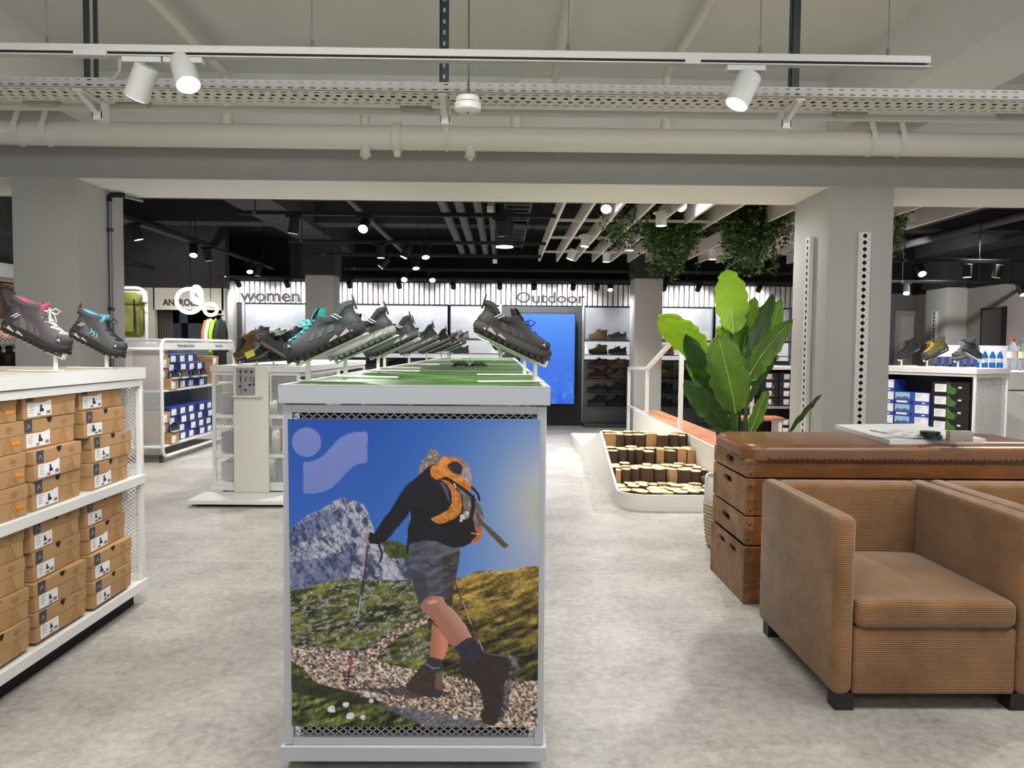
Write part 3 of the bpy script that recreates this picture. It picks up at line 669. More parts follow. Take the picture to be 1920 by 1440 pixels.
obj('dark_interior_sheet', MB().box(TX0+.05-tab.location.x, TX1-.05-tab.location.x, -.662, -.655, .085, ZT-.06), M('interior_shade_brown', (58, 44, 36), .8), tab)  # added sheet standing in for the shaded interior behind the mesh
cb = MB()
cb.prism([c4[0]+np.array([0, .001, 0]), c4[1]+np.array([0, .001, 0]), c4[3]+np.array([0, .001, 0]), c4[2]+np.array([0, .001, 0])], (0, .003, 0))
obj('poster_board', cb, WHITE, tab)
# ------------------------------------------------------------------ shoes
def foot_w(u):
    xs = [0, .03, .1, .25, .45, .62, .75, .86, .94, .985, 1]; ws = [.0, .019, .030, .033, .034, .041, .044, .038, .026, .013, 0]
    return float(np.interp(u, xs, ws))
def ring(b, f, s, blend, we, n=12, z=0., zf=None):
    pts = []
    us = [.5-.5*math.cos(PI*i/n) for i in range(n+1)]
    def wd(u): return s*foot_w(u)*(1-blend)+we*2*math.sqrt(max(0, u*(1-u)))*blend*1.0
    for u in us: pts.append((u, wd(u)))
    out = []
    for u, w_ in pts: out.append((b+(f-b)*u, w_+.006*math.sin(PI*u), z+(zf(u) if zf else 0)))
    for u, w_ in pts[-2:0:-1]: out.append((b+(f-b)*u, -w_+.006*math.sin(PI*u), z+(zf(u) if zf else 0)))
    return out
L_ = .288
SH = dict(
 boot=[(.030, 0, .286, 1.03, 0, 0), (.045, -.003, .288, 1.03, 0, 0), (.060, -.002, .284, .99, 0, 0), (.074, .002, .271, .93, 0, .0), (.086, .005, .245, .86, .05, .03), (.099, .007, .212, .8, .3, .031), (.114, .007, .185, .8, .6, .033), (.132, .005, .162, .8, .9, .035), (.150, .001, .148, .8, 1, .037), (.166, -.004, .142, .8, 1, .039)],
 low=[(.030, 0, .286, 1.03, 0, 0), (.044, -.004, .288, 1.03, 0, 0), (.057, -.003, .284, .98, 0, 0), (.068, .001, .270, .91, 0, .0), (.077, .004, .246, .84, .05, .03), (.086, .005, .216, .78, .3, .030), (.095, .003, .190, .8, .6, .032), (.104, .0, .170, .8, .9, .034), (.113, -.003, .154, .8, 1, .035)])
def shoe_parts(kind, n=12):
    """returns dict of part -> MB, toe along +x, heel at x = 0, sole on z = 0"""
    lv = [(.03+(q[0]-.03)*.88,)+q[1:] for q in SH['low']] if kind == 'low' else [(.03+(q[0]-.03)*.80,)+q[1:] for q in SH['boot']]; amp = .004 if kind == 'boot' else .019
    spring = lambda x: .016*max(0, (x/L_-.72)/.28)**2
    up_ = MB(); rows = []
    for i, (z, b, f, s, bl, we) in enumerate(lv):
        k = i/(len(lv)-1)
        zf = (lambda u, k=k: amp*k*k*min(math.cos(2*PI*u), .55)+(.010*k*k*u if kind == 'boot' else 0))
        rows.append([(x, y, zz+spring(x)) for x, y, zz in ring(b, f, s, bl, we, n, z, zf)])
    up_.grid(rows, closed=True)
    z, b, f, s, bl, we = lv[-1]; top = rows[-1]; cx = (b+f)/2
    def scale(r, k, dz): return [(cx+(x-cx)*k, y*k, zz+dz) for x, y, zz in r]
    rim = MB(); r1 = scale(top, 1.02, -.012); r2 = scale(top, 1.03, .0); r3 = scale(top, .96, .006); r4 = scale(top, .86, .002); r5 = scale(top, .62, -.03)
    rim.grid([r1, r2, r3, r4], closed=True); rim.grid([r4, r5], 1, closed=True); rim.add(r5, [tuple(range(len(r5)))], 1)
    mid, out = MB(), MB()
    def sole(x0, x1, w_, z, n_=n, zt=None):
        return [(x, y, zz+spring(x)) for x, y, zz in ring(x0, x1, w_, 0, 0, n_, z, zt)]
    zt = lambda u: .010*(1-u)
    mid.grid([sole(-.004, .292, 1.06, .010), sole(-.010, .294, 1.12, .016), sole(-.009, .294, 1.12, .024, n, zt)], 0, closed=True); mid.grid([sole(-.009, .294, 1.12, .024, n, zt), sole(-.006, .293, 1.09, .029, n, zt), sole(0, .288, 1.0, .033, n, zt)], 1, closed=True)
    acc = MB()
    for sg in (1, -1):
        for xa, xb, za, zb_ in ((.006, .030, .016, .030), (.036, .072, .014, .029), (.078, .112, .013, .024)):
            ya = lambda x: sg*(foot_w(max(.02, x/L_))*1.135+.0022)+.006*math.sin(PI*x/L_)
            q_ = [(xa, ya(xa), za+.004), (xb, ya(xb), za), (xb, ya(xb), za+.004), (xa+.006, ya(xa), zb_+.004)]
            acc.add(q_, [(0, 1, 2, 3) if sg < 0 else (3, 2, 1, 0)])
    out.add(sole(.004, .286, .98, .0), [tuple(range(2*n-1, -1, -1))]); out.grid([sole(.004, .286, .98, .0), sole(-.003, .293, 1.08, .004), sole(-.004, .293, 1.08, .012)], closed=True)
    for i in range(11):
        x = .006+.026*i; wv = foot_w(x/L_)*1.08
        for sg in (-1, 1): out.box(x, x+.015, sg*wv-.006+.006*math.sin(PI*x/L_), sg*wv+.004+.006*math.sin(PI*x/L_), -.003+spring(x), .010+spring(x))
    toe = MB(); tr_ = []
    for (z, b, f, s, bl, we) in ((.030, 0, .288, 1.06, 0, 0), (.046, -.003, .2905, 1.06, 0, 0), (.060, -.002, .286, 1.02, 0, 0), (.068, 0, .279, .98, 0, 0)):
        xs = [(x, y, zz+spring(x)) for x, y, zz in ring(b, f, s, 0, 0, 24, z)]; tr_.append(xs[18:31])
    toe.grid(tr_, flip=False)
    heel = MB(); hr = []
    for i, (z, b, f, s, bl, we) in enumerate(lv[:6]):
        xs = [(x-.0015, y*1.03, zz+spring(x)) for x, y, zz in ring(b, f, s, bl, we, 24, z)]; hr.append(xs[-7:]+xs[:8])
    heel.grid(hr, flip=False)
    # instep line for laces
    lvz = [q[0] for q in lv]
    def surf(z, y):
        """x of the instep at height z and offset y"""
        pr = [float(np.interp(z, lvz, [q[k] for q in lv])) for k in range(1, 6)]
        rg_ = ring(pr[0], pr[1], pr[2], pr[3], pr[4], 30, z)
        side = [(abs(q[1]-.006*math.sin(PI*(q[0]-pr[0])/(pr[1]-pr[0]))), q[0]) for q in rg_[15:31]][::-1]
        return float(np.interp(abs(y), [q[0] for q in side], [q[1] for q in side]))+spring(pr[1])*.0
    lc = MB(); z_lo, z_hi = (.074, lv[-1][0]-.004) if kind == 'boot' else (.068, lv[-1][0]-.002)
    zl_ = np.linspace(z_lo, z_hi, 6)
    def lp_(z, y, up=.004): return (surf(z, y)+up*.8+.0, y+.006, z+up*.9+spring(surf(z, 0)))
    for i, z in enumerate(zl_):
        wv = .022
        lc.tube([lp_(z-.002, -wv-.004), lp_(z, -wv*.6), lp_(z+.001, 0, .005), lp_(z, wv*.6), lp_(z-.002, wv+.004)], .0040, 6)
        if i < 5:
            z2 = zl_[i+1]
            for sg in (1, -1): lc.tube([lp_(z, -sg*wv), lp_((z+z2)/2, 0, .007), lp_(z2, sg*wv)], 0.0036, 6)
    z = zl_[-1]; x = surf(z, 0)+.006; z += .006
    for sg in (-1, 1):
        lc.tube([(x, .006, z), (x+.010, sg*.02+.006, z+.016), (x+.024, sg*.036, z+.010), (x+.018, sg*.03, z-.006), (x, .006, z)], .0030, 6)
        lc.tube([(x, .006, z), (x+.020, sg*.014, z-.006), (x+.034, sg*.022, z-.034)], .0028, 6)
    tg = MB(); rows = []; zT = lv[-1][0]+amp; xT = lv[-1][2]
    for i in range(5):
        t = i/4; x = xT-.004+(.004 if kind == 'boot' else -.026)*t; z = zT-.016+(.040 if kind == 'boot' else .030)*t
        rows.append([(x-.014+.014*math.cos(a), .006+(.030-.002*t-.010*t**4)*math.sin(a), z) for a in np.linspace(-1.4, 1.4, 9)])
    rows2 = [[(x-.015, y*.95, z-.002) for x, y, z in r] for r in rows]
    tg.grid([[(x+.004*(i < 3), y*1.1, z) for x, y, z in r] for i, r in enumerate(rows)]); tg.grid(rows2, flip=True); tg.grid([rows[-1], rows2[-1]])
    lp = MB(); zt_ = top[0][2]; lp.tube([(-.004, -.005, zt_-.03), (-.008, -.005, zt_+.010), (-.010, 0, zt_+.022), (-.008, .006, zt_+.010), (-.004, .006, zt_-.03)], .0026, 6)
    ov = MB()      # side overlays
    for sg in (1, -1):
        for u0, u1, l0, l1 in ((.30, .40, 1, len(lv)-3), (.46, .52, 1, 4), (.56, .62, 1, 3)):
            rows_ = []
            for i in range(l0, l1+1):
                z, b, f, s, bl, we = lv[i]; r_ = []
                for u in np.linspace(u0, u1, 3):
                    u_ = u-.05*(i-l0)/3; w_ = s*foot_w(u_)*(1-bl)+we*2*math.sqrt(u_*(1-u_))*bl; x = b+(f-b)*u_
                    k = i/(len(lv)-1); zz_ = z+amp*k*k*math.cos(2*PI*u_)+spring(x)
                    r_.append((x, sg*(w_+.0016)+.006*math.sin(PI*u_), zz_))
                rows_.append(r_)
            ov.grid(rows_, flip=sg < 0)
    return dict(upper=up_, collar=rim, midsole=mid, outsole=out, toe_cap=toe, heel_counter=heel, laces=lc, tongue=tg, pull_loop=lp, overlay=ov, midsole_accent=acc)
SHP = {k: shoe_parts(k) for k in SH}
_shm = {}
def shoe(label, kind, cols, group=None, full=True, cat='shoe', logo=False):
    """cols: upper, trim(toe/heel), midsole, outsole, laces, collar, overlay"""
    name = 'hiking_boot' if kind == 'boot' else 'trail_shoe'
    up_, trm, mid, out, lac, col, ovl = cols
    mf = lambda c, tg_, r=.75, b=.25: M('shoe_%s_%d_%d_%d' % ((tg_,)+tuple(c)), c, r, bump=b, bs=420, var=.10, vs=60)
    t = thing(name, label, cat, group=group)
    spec = dict(upper=mf(up_, 'fabric'), collar=[mf(up_, 'fabric'), mf(col, 'pad')], midsole=[mf(mid, 'foam', .6, 0), mf([int(v*.55) for v in mid], 'foam', .6, 0)], midsole_accent=mf((176, 172, 160) if full else mid, 'foam', .6, 0), outsole=mf(out, 'rubber', .6, .1), toe_cap=mf(trm, 'cap', .55, .08), heel_counter=mf(trm, 'cap', .55, .08), laces=mf(lac, 'lace'), tongue=mf(col if full else up_, 'pad'), pull_loop=mf(trm, 'cap', .55, .08), overlay=mf(ovl, 'cap', .55, .08))
    for k, mt in spec.items():
        if not full and k in ('midsole_accent', 'overlay', 'pull_loop', 'heel_counter'): continue
        key = (kind, k, mt[1].name+mt[0].name if isinstance(mt, list) else mt.name)
        if key not in _shm: _shm[key] = SHP[kind][k].mesh(k, mt, True, 60)
        o = bpy.data.objects.new(k, _shm[key]); C.objects.link(o); o.parent = t
        if k in ('overlay', 'laces', 'midsole_accent'): o['kind'] = 'stuff'
        if k == 'upper' and logo:
            b = MB(); W_ = M('white_logo_print', (225, 228, 226), .5)
            b.prism([(.245, -.0345, .052), (.252, -.034, .064), (.259, -.0325, .052), (.252, -.0345, .057)], (0, -.003, 0))
            for i in range(2): b.prism([(.040+.012*i, -.0345, .070), (.044+.012*i, -.0345, .070), (.062+.012*i, -.035, .092), (.058+.012*i, -.035, .092)], (0, -.004, 0))
            for v in list(b.v[:]): pass
            obj('logo_print', b, W_, t); b2 = MB(); b2.v = [(x, -y+.006, z) for x, y, z in b.v]; b2.f = [f_[::-1] for f_ in b.f]; b2.m = b.m
            obj('logo_print', b2, W_, t)
    return t
# ---- tilted display stands
STW = M('stand_white', (236, 238, 228), .4)
TL = math.radians(24)
def make_stand(label, group, bar=.19):
    t = thing('shoe_stand', label, 'shoe stand', group=group)
    obj('base_bar', MB().rbox(-bar, .03, -.009, .009, 0, .006, .002, 1), STW, t)
    obj('post', MB().rbox(-.006, .006, -.006, .006, .004, .062, .001, 1), STW, t)
    b = MB(); T = Tr(0, 0, .062) @ Matrix.Rotation(TL, 4, 'Y')
    b.rbox(-.21, .035, -.012, .012, 0, .005, .001, 1, 0, T); b.rbox(.031, .036, -.012, .012, 0, .022, .001, 1, 0, T)
    obj('tilted_plate', b, STW, t); return t
STAND0 = None
def show(sh, x, y, z, yaw, stand_label, group='white tilted shoe stands', tilt=TL, sc_=1.0, back=-.225, lift=.006):
    """stands the shoe, toe down, on a tilted stand at (x, y, z); yaw turns the toe away from +x"""
    global STAND0
    if STAND0 is None: st = STAND0 = make_stand(stand_label, group)
    else: st = dup(STAND0, label=stand_label, group=group)
    st.location = (x, y, z+.0005); st.rotation_euler = (0, 0, yaw)
    h = .062+lift+.003-math.tan(TL)*back
    p = Vector((x, y, z))+Rz(yaw).to_3x3() @ Vector((back+.003, 0, h))
    sh.location = p; sh.rotation_euler = Euler((0, tilt, yaw), 'XYZ'); sh.scale = (sc_,)*3
    return sh
ZTT = ZT
# colours: upper, trim, midsole, outsole, laces, collar, overlay
TEAL = (84, 214, 210)
c_teal = [(70, 76, 78), (52, 55, 58), (58, 58, 58), (24, 24, 26), TEAL, (78, 190, 188), (82, 90, 92)]
c_blackgrey = [(34, 34, 37), (28, 28, 30), (150, 150, 150), (90, 90, 90), (40, 40, 42), (30, 30, 32), (44, 44, 47)]
c_black = [(32, 32, 36), (26, 26, 28), (70, 72, 74), (30, 30, 32), (60, 60, 62), TEAL, (40, 40, 44)]
c_navy = [(40, 46, 56), (30, 34, 42), (110, 112, 116), (60, 60, 62), (50, 54, 60), (40, 44, 50), (54, 62, 74)]
c_dgreen = [(36, 46, 48), (28, 34, 36), (120, 126, 120), (50, 54, 52), (150, 190, 180), (36, 44, 46), (110, 140, 136)]
c_plum = [(44, 34, 40), (34, 26, 30), (60, 54, 56), (40, 36, 38), (60, 50, 54), (44, 34, 38), (56, 44, 50)]
c_olive = [(84, 84, 46), (54, 56, 38), (60, 60, 50), (36, 36, 32), (226, 190, 70), (64, 66, 48), (96, 94, 54)]
c_brown = [(112, 80, 54), (86, 62, 44), (150, 130, 112), (50, 44, 40), (60, 44, 34), (150, 120, 90), (124, 92, 64)]
c_greyb = [(76, 76, 80), (60, 60, 64), (130, 128, 120), (60, 60, 60), (150, 146, 142), (60, 60, 64), (96, 96, 100)]
c_blk = [(30, 31, 36), (24, 25, 28), (56, 58, 62), (30, 30, 32), (44, 46, 52), (36, 40, 48), (40, 42, 48)]
c_right = [(44, 43, 42), (36, 35, 34), (74, 70, 66), (32, 31, 30), (44, 92, 206), (66, 64, 62), (54, 52, 50)]
c_red = [(70, 40, 44), (52, 34, 36), (190, 110, 96), (60, 40, 40), (60, 50, 50), (60, 40, 44), (86, 52, 54)]
c_tan = [(196, 128, 62), (150, 100, 60), (200, 180, 150), (80, 70, 60), (90, 66, 44), (190, 140, 90), (206, 140, 76)]
c_lgrey = [(104, 108, 104), (76, 80, 78), (150, 150, 146), (60, 60, 60), (140, 144, 140), (90, 94, 92), (120, 124, 120)]
PKS = (170, 70, 102)
c_pink = [(78, 72, 76), (48, 46, 48), (40, 38, 40), (30, 28, 30), (200, 196, 196), PKS, (98, 90, 94)]
c_cyanb = [(76, 76, 78), (44, 44, 46), (46, 44, 44), (30, 30, 30), (26, 32, 48), (86, 176, 196), (92, 92, 94)]
row = [('low', c_teal, 'dark grey trail shoe with bright turquoise laces, nearest on the left edge', 578, 716, .90),
       ('low', c_blackgrey, 'black trail shoe with pale grey midsole, second in the left row on poster table', 648, 708, .88),
       ('low', c_black, 'black trail shoe with turquoise heel lining, third in the left row on poster table', 709, 696, .88)]
PT = lambda px, py: F(px, py, ZT)
W_LEFT = PI-.16
for k, c, l, px, py, s in row:
    p = PT(px, py)
    show(shoe(l, k, c, 'trail shoes along the left edge of the turf tables', logo=True), p.x, p.y, ZT, W_LEFT, 'white shoe stand under the ' + l.split(',')[0], sc_=s, back=-.185)
for i, (d, kx, c, l) in enumerate(((3.95, -.60, c_greyb, 'grey and white trail shoe, first on the second turf table behind the black pair'), (4.75, -.57, c_navy, 'navy trail shoe with grey midsole, middle of the second turf table'), (5.9, -.575, c_dgreen, 'dark green trail shoe with pale laces, on the third turf table'), (7.3, -.57, c_plum, 'plum black trail shoe on the farthest turf table, front of two'), (8.1, -.555, c_blk, 'small black trail shoe at the far end of the turf tables'))):
    show(shoe(l, 'low', c, 'trail shoes along the left edge of the turf tables'), kx, d, ZT-.002, W_LEFT, 'white shoe stand under the ' + ' '.join(l.split(',')[0].split()[:8]), sc_=.9, back=-.19)
p = PT(1003, 717)
show(shoe('black trail shoe with blue bow laces on the right edge of poster table', 'low', c_right, logo=True), p.x, p.y, ZT, .30, 'white shoe stand nearest on the right edge of the turf top', sc_=.88, back=-.208)
p = PT(974, 704)
show(shoe('purple trail shoe mostly hidden behind the blue laced shoe', 'low', c_plum), p.x+.02, p.y, ZT, .12, 'white shoe stand behind the nearest one on the right edge of turf top', sc_=.88, back=-.15)
show(shoe('small grey shoe seen from its heel, right side of the far turf table', 'low', c_lgrey), .0, 6.6, ZT-.002, 1.2, 'white shoe stand under the small grey heel-on shoe', sc_=.85)
# spiky rubber crampons lying on the far turf table
for i, dx in enumerate((-.10, .0)):
    b = MB(); yy = 4.35; X0 = -.13+dx
    b.tube([(X0+.04*math.cos(a), yy+.06*math.sin(a), ZT+.012) for a in np.linspace(0, 2*PI, 13)[:-1]], .006, 6, closed=True)
    for a in np.linspace(0, 2*PI, 9)[:-1]: b.cyl((X0+.04*math.cos(a), yy+.06*math.sin(a), ZT+.006), (X0+.052*math.cos(a), yy+.07*math.sin(a), ZT-.001+.0035), .006, .001, 6); b.tube([(X0+.04*math.cos(a), yy+.06*math.sin(a), ZT+.012), (X0+.01*math.cos(a), yy+.01*math.sin(a), ZT+.03)], .003, 5)
    tag(obj('shoe_crampon', b, BLACKM), ('left' if i == 0 else 'right') + ' of two black spiked shoe grips on the second turf table', 'shoe grip')

# ------------------------------------------------------------------ left boxed display
LX = -1.703
ltab = gondola('display_table', 'white shelf table at left filled with brown shoeboxes', -2.52, LX, 2.02, 3.70, ZT, mesh_faces=('N',), shelf_z=(), topmat=M('pale_wood_top', (206, 196, 178), .5, var=.1), back=DARK, casters=False, mw=.003)
szl = .625
hx, hy = (LX+2.52)/2, (3.70-2.02)/2
obj('shelf', MB().rbox(-hx+.002, hx-.002, -hy+.01, hy-.01, szl-.042, szl, .002, 1), WHITE, ltab)
obj('plinth', MB().box(-hx+.06, hx-.05, -hy+.06, hy-.05, 0, .076), BLACKM, ltab)
# ---- brown shoebox prototype, printed end on -y
def pict_boot(b, x, z, s, y, mi=0):
    pts = [(-.5, -.5), (.5, -.5), (.55, -.25), (.45, -.1), (.1, .1), (.05, .6), (-.42, .6), (-.38, .1), (-.5, -.2)]
    b.prism([(x+s*a, y, z+s*c) for a, c in pts], (0, -.0006, 0), mi)
def shoebox(label, variant, group):
    t = thing('brown_shoebox', label, 'shoebox', group=group)
    Hh = .112
    obj('body', MB().rbox(-.166, .166, .002, .232, 0, .09, .002, 1), CARD, t)
    obj('lid', MB().rbox(-.17, .17, 0, .235, .062, Hh, .002, 1), CARD, t)
    obj('logo_patch', MB().box(-.152, -.108, -.0016, .0005, .066, .111).add([(0, 0, 0)]*0, []), PATCH, t)
    b = MB(); b.prism([(-.143, -.0018, .078), (-.13, -.0018, .098), (-.117, -.0018, .078), (-.122, -.0018, .078), (-.13, -.0018, .090), (-.138, -.0018, .078)], (0, -.0006, 0))
    obj('logo_mark', b, PAPERE, t)
    ln, ln2 = (-.140, .006) if variant != 1 else (-.146, -.03), None
    lx0, lx1 = (-.140, .002) if variant == 0 else (-.142, -.030)
    lb = MB().box(lx0, lx1, -.0002, .003, .008, .058)
    if variant == 0: lb.prism([(lx1-.03, -.0001, .054), (lx1, -.0001, .054), (lx1, -.0001, .066), (lx1-.034, -.0001, .06)], (0, .0015, 0))
    obj('size_label', lb, PAPER, t)
    pr = MB(); pict_boot(pr, lx0+(lx1-lx0)*(.58 if variant != 2 else .42), .036, .024 if variant == 0 else (.018 if variant == 1 else .026), -.0003)
    for i in range(4): pr.box(lx0+.008, lx0+.036-.006*(i % 2), -.0007, -.0002, .050-.009*i, .0515-.009*i)
    for i in range(8): pr.box(lx1-.030+.003*i, lx1-.0290+.003*i+.0006*(i % 2), -.0007, -.0002, .014, .026)
    for i in range(7): pr.box(lx0+.056+.003*i, lx0+.0572+.003*i, -.0007, -.0002, .011, .02)
    obj('label_print', pr, INK, t, 'stuff')
    hole = MB().prism([(.016*math.cos(a), -.0014, .1125-.021*math.sin(a)*1.0) for a in np.linspace(0, PI, 9)], (0, .001, 0))
    obj('thumb_hole', hole, DARK, t)
    p2 = MB()
    for i, (a, c) in enumerate(((.078, .106), (.072, .112), (.080, .104))): p2.box(a, c, -.0012, .0002, .094-.009*i, .0965-.009*i+(.002 if i == 1 else 0))
    obj('lid_print', p2, CARDD, t, 'stuff')
    p3 = MB()
    for x in (.09,):
        for sg in (-1, 1):
            p3.prism([(x, .0014, .058), (x+sg*.006, .0014, .058), (x+sg*.034, .0014, .004), (x+sg*.024, .0014, .004)][::sg], (0, -.0006, 0))
            p3.prism([(x, .0014, .034), (x+sg*.004, .0014, .034), (x+sg*.016, .0014, .004), (x+sg*.010, .0014, .004)][::sg], (0, -.0006, 0))
    obj('peak_print', p3, M('card_relief_print', (168, 126, 78), .8), t)
    return t
BOXP = {}
rnames = ['top', 'second', 'third', 'bottom']
cols_ = ['right stack', 'middle stack', 'left stack']
xf = LX-.02
for sh_i, (shz, shn) in enumerate(((szl+.001, 'upper shelf'), (.132, 'lower shelf'))):
    for ci, yc in enumerate((3.375, 3.0, 2.63, 2.26)):
        for lv_ in range(4):
            var = ([0, 1, 2][(ci*2+lv_*(1 if ci != 1 else 0)+sh_i) % 3] if ci != 1 else (0 if sh_i == 0 else 1))
            lab = 'brown shoebox, %s of the %s on the %s of left display' % (rnames[3-lv_], (cols_+['edge stack'])[ci], shn)
            key = var
            if key not in BOXP: t = BOXP[key] = shoebox(lab, var, 'brown shoeboxes on the left display')
            else: t = dup(BOXP[key], label=lab)
            jx = R.uniform(-.018, .010)+(.020 if lv_ < 2 else 0); jy = R.uniform(-.016, .006)+(.05 if ci == 0 and lv_ < 2 and sh_i == 0 else 0)
            t.location = (xf-.012+jx-.0, yc+jy, shz+lv_*.1135); t.rotation_euler = (0, 0, PI/2+R.uniform(-.035, .035))
            if ci == 2 and sh_i == 0:
                s = MB().rbox(.105, .15, -.001, .001, .03, .042, .0004, 1)
                obj('price_sticker', s, ORANGE, t)
# boots on the left display
p = F(90, 697, ZT)
show(shoe('grey hiking boot with pink lining and white laces at the left edge of the photo', 'boot', c_pink, 'hiking boots on the left display', logo=True), p.x+.03, p.y, ZT, -.06, 'white shoe stand under the pink lined boot', sc_=.97, tilt=TL-.02, back=-.215)
p = F(200, 691, ZT)
show(shoe('grey hiking boot with light blue tongue in front of the left pillar', 'boot', c_cyanb, 'hiking boots on the left display', logo=True), p.x, p.y, ZT, -.12, 'white shoe stand under the blue tongued boot', sc_=.93, tilt=TL+.0, back=-.175)
cb2 = [o for o in bpy.data.objects if o.get('label', '').startswith('grey hiking boot with light blue')][0]
ch = MB()
for i in range(4):
    x, z = .105+.016*i, .083-.006*i
    for sg in (-1, 1):
        yy = sg*(.0385-.0005*i)+.006
        ch.add([(x, yy, z), (x+.006, yy+.0, z), (x+.014, yy, z-.012), (x+.008, yy, z-.012), (x+.0, yy, z-.024), (x+.006, yy, z-.024)], [(0, 3, 2, 1), (3, 4, 5, 2)] if sg > 0 else [(1, 2, 3, 0), (2, 5, 4, 3)])
obj('chevron_print', ch, M('cyan_print', (130, 214, 226), .5), cb2, 'stuff')
# ------------------------------------------------------------------ armchairs
def cord_mat():
    mt = bpy.data.materials.new('brown_corduroy'); mt.use_nodes = True; nt = mt.node_tree; b = nt.nodes['Principled BSDF']
    tc = nt.nodes.new('ShaderNodeTexCoord'); ge = nt.nodes.new('ShaderNodeNewGeometry')
    sx = nt.nodes.new('ShaderNodeSeparateXYZ'); nt.links.new(tc.outputs['Object'], sx.inputs[0])
    sn = nt.nodes.new('ShaderNodeSeparateXYZ'); nt.links.new(ge.outputs['Normal'], sn.inputs[0])
    def math_(op, a, b_=None):
        n = nt.nodes.new('ShaderNodeMath'); n.operation = op
        for i, q in enumerate((a, b_)):
            if q is None: continue
            if isinstance(q, (int, float)): n.inputs[i].default_value = q
            else: nt.links.new(q, n.inputs[i])
        return n.outputs[0]
    k = math_('GREATER_THAN', math_('ABSOLUTE', sn.outputs[2]), .72)
    co = math_('ADD', math_('MULTIPLY', sx.outputs[1], k), math_('MULTIPLY', sx.outputs[2], math_('SUBTRACT', 1., k)))
    wv = math_('SINE', math_('MULTIPLY', co, 2*PI/.0072))
    n = nt.nodes.new('ShaderNodeTexNoise'); n.inputs['Scale'].default_value = 5; n.inputs['Detail'].default_value = 6; n.inputs['Roughness'].default_value = .65
    nt.links.new(tc.outputs['Object'], n.inputs['Vector'])
    r = nt.nodes.new('ShaderNodeValToRGB'); e = r.color_ramp.elements
    e[0].position = .32; e[0].color = (*lin((126, 90, 56)), 1); e[1].position = .68; e[1].color = (*lin((160, 117, 78)), 1)
    nt.links.new(n.outputs['Fac'], r.inputs[0])
    mx = nt.nodes.new('ShaderNodeMix'); mx.data_type = 'RGBA'; mx.blend_type = 'MULTIPLY'; mx.inputs[0].default_value = .34
    nt.links.new(r.outputs[0], mx.inputs[6])
    c2 = nt.nodes.new('ShaderNodeCombineColor'); g = math_('ADD', math_('MULTIPLY', wv, .5), .5)
    for i in range(3): nt.links.new(g, c2.inputs[i])
    nt.links.new(c2.outputs[0], mx.inputs[7]); nt.links.new(mx.outputs[2], b.inputs['Base Color'])
    bp = nt.nodes.new('ShaderNodeBump'); bp.inputs['Strength'].default_value = .55; bp.inputs['Distance'].default_value = .0025
    nt.links.new(wv, bp.inputs['Height']); nt.links.new(bp.outputs[0], b.inputs['Normal'])
    b.inputs['Roughness'].default_value = .9; b.inputs['Sheen Weight'].default_value = .35; b.inputs['Sheen Roughness'].default_value = .4
    return mt
CORD = cord_mat(); FOOT = M('dark_wood_foot', (30, 24, 22), .5)
def armchair(label, x0, y0):
    W, Dp, Hc, ta, tb, fz = .718, .775, .685, .074, .10, .058
    t = thing('armchair', label, 'armchair', (x0+W/2, y0+Dp/2, 0), 0, 'brown corduroy armchairs')
    hx, hy = W/2, Dp/2
    for sg in (-1, 1):
        xa, xb = (-hx, -hx+ta) if sg < 0 else (hx-ta, hx)
        obj('arm', MB().rbox(xa, xb, -hy, hy, fz, Hc, .030, 4), CORD, t)
    obj('back', MB().rbox(-hx+ta-.012, hx-ta+.012, hy-tb, hy-.002, fz+.01, Hc-.004, .028, 4), CORD, t)
    obj('front_panel', MB().rbox(-hx+ta+.001, hx-ta-.001, -hy+.012, hy-tb, fz+.002, .290, .012, 3), CORD, t)
    bm = bmesh.new(); bmesh.ops.create_cube(bm, size=1)
    for q in bm.verts: q.co = Vector((q.co.x*(W-2*ta-.006), q.co.y*(Dp-tb-.006), q.co.z*.098))
    bmesh.ops.bevel(bm, geom=bm.edges[:], offset=.032, segments=4, profile=.5, affect='EDGES')
    bmesh.ops.subdivide_edges(bm, edges=bm.edges[:], cuts=2, use_grid_fill=True)
    for q in bm.verts:
        u, v_ = q.co.x/(W/2-ta), q.co.y/(Dp/2)
        if q.co.z > 0: q.co.z += .016*(1-u*u)*(1-v_*v_)
    me = bpy.data.meshes.new('seat_cushion'); bm.to_mesh(me); bm.free(); me.materials.append(CORD); me.polygons.foreach_set('use_smooth', [True]*len(me.polygons))
    obj('seat_cushion', me, None, t, loc=(0, -tb/2-.006, .341))
    for sx in (-1, 1):
        for sy in (-1, 1):
            xc, yc = sx*(hx-.052), sy*(hy-.052)
            obj('foot', MB().box(xc-.032, xc+.032, yc-.032, yc+.032, 0, fz+.004), FOOT, t)
    return t
armchair('brown corduroy tub armchair, fully in view, in front of the wooden vault box', 1.148, 2.575)
armchair('brown corduroy tub armchair cut off by the right edge, mostly hidden behind the other', 1.884, 2.58)

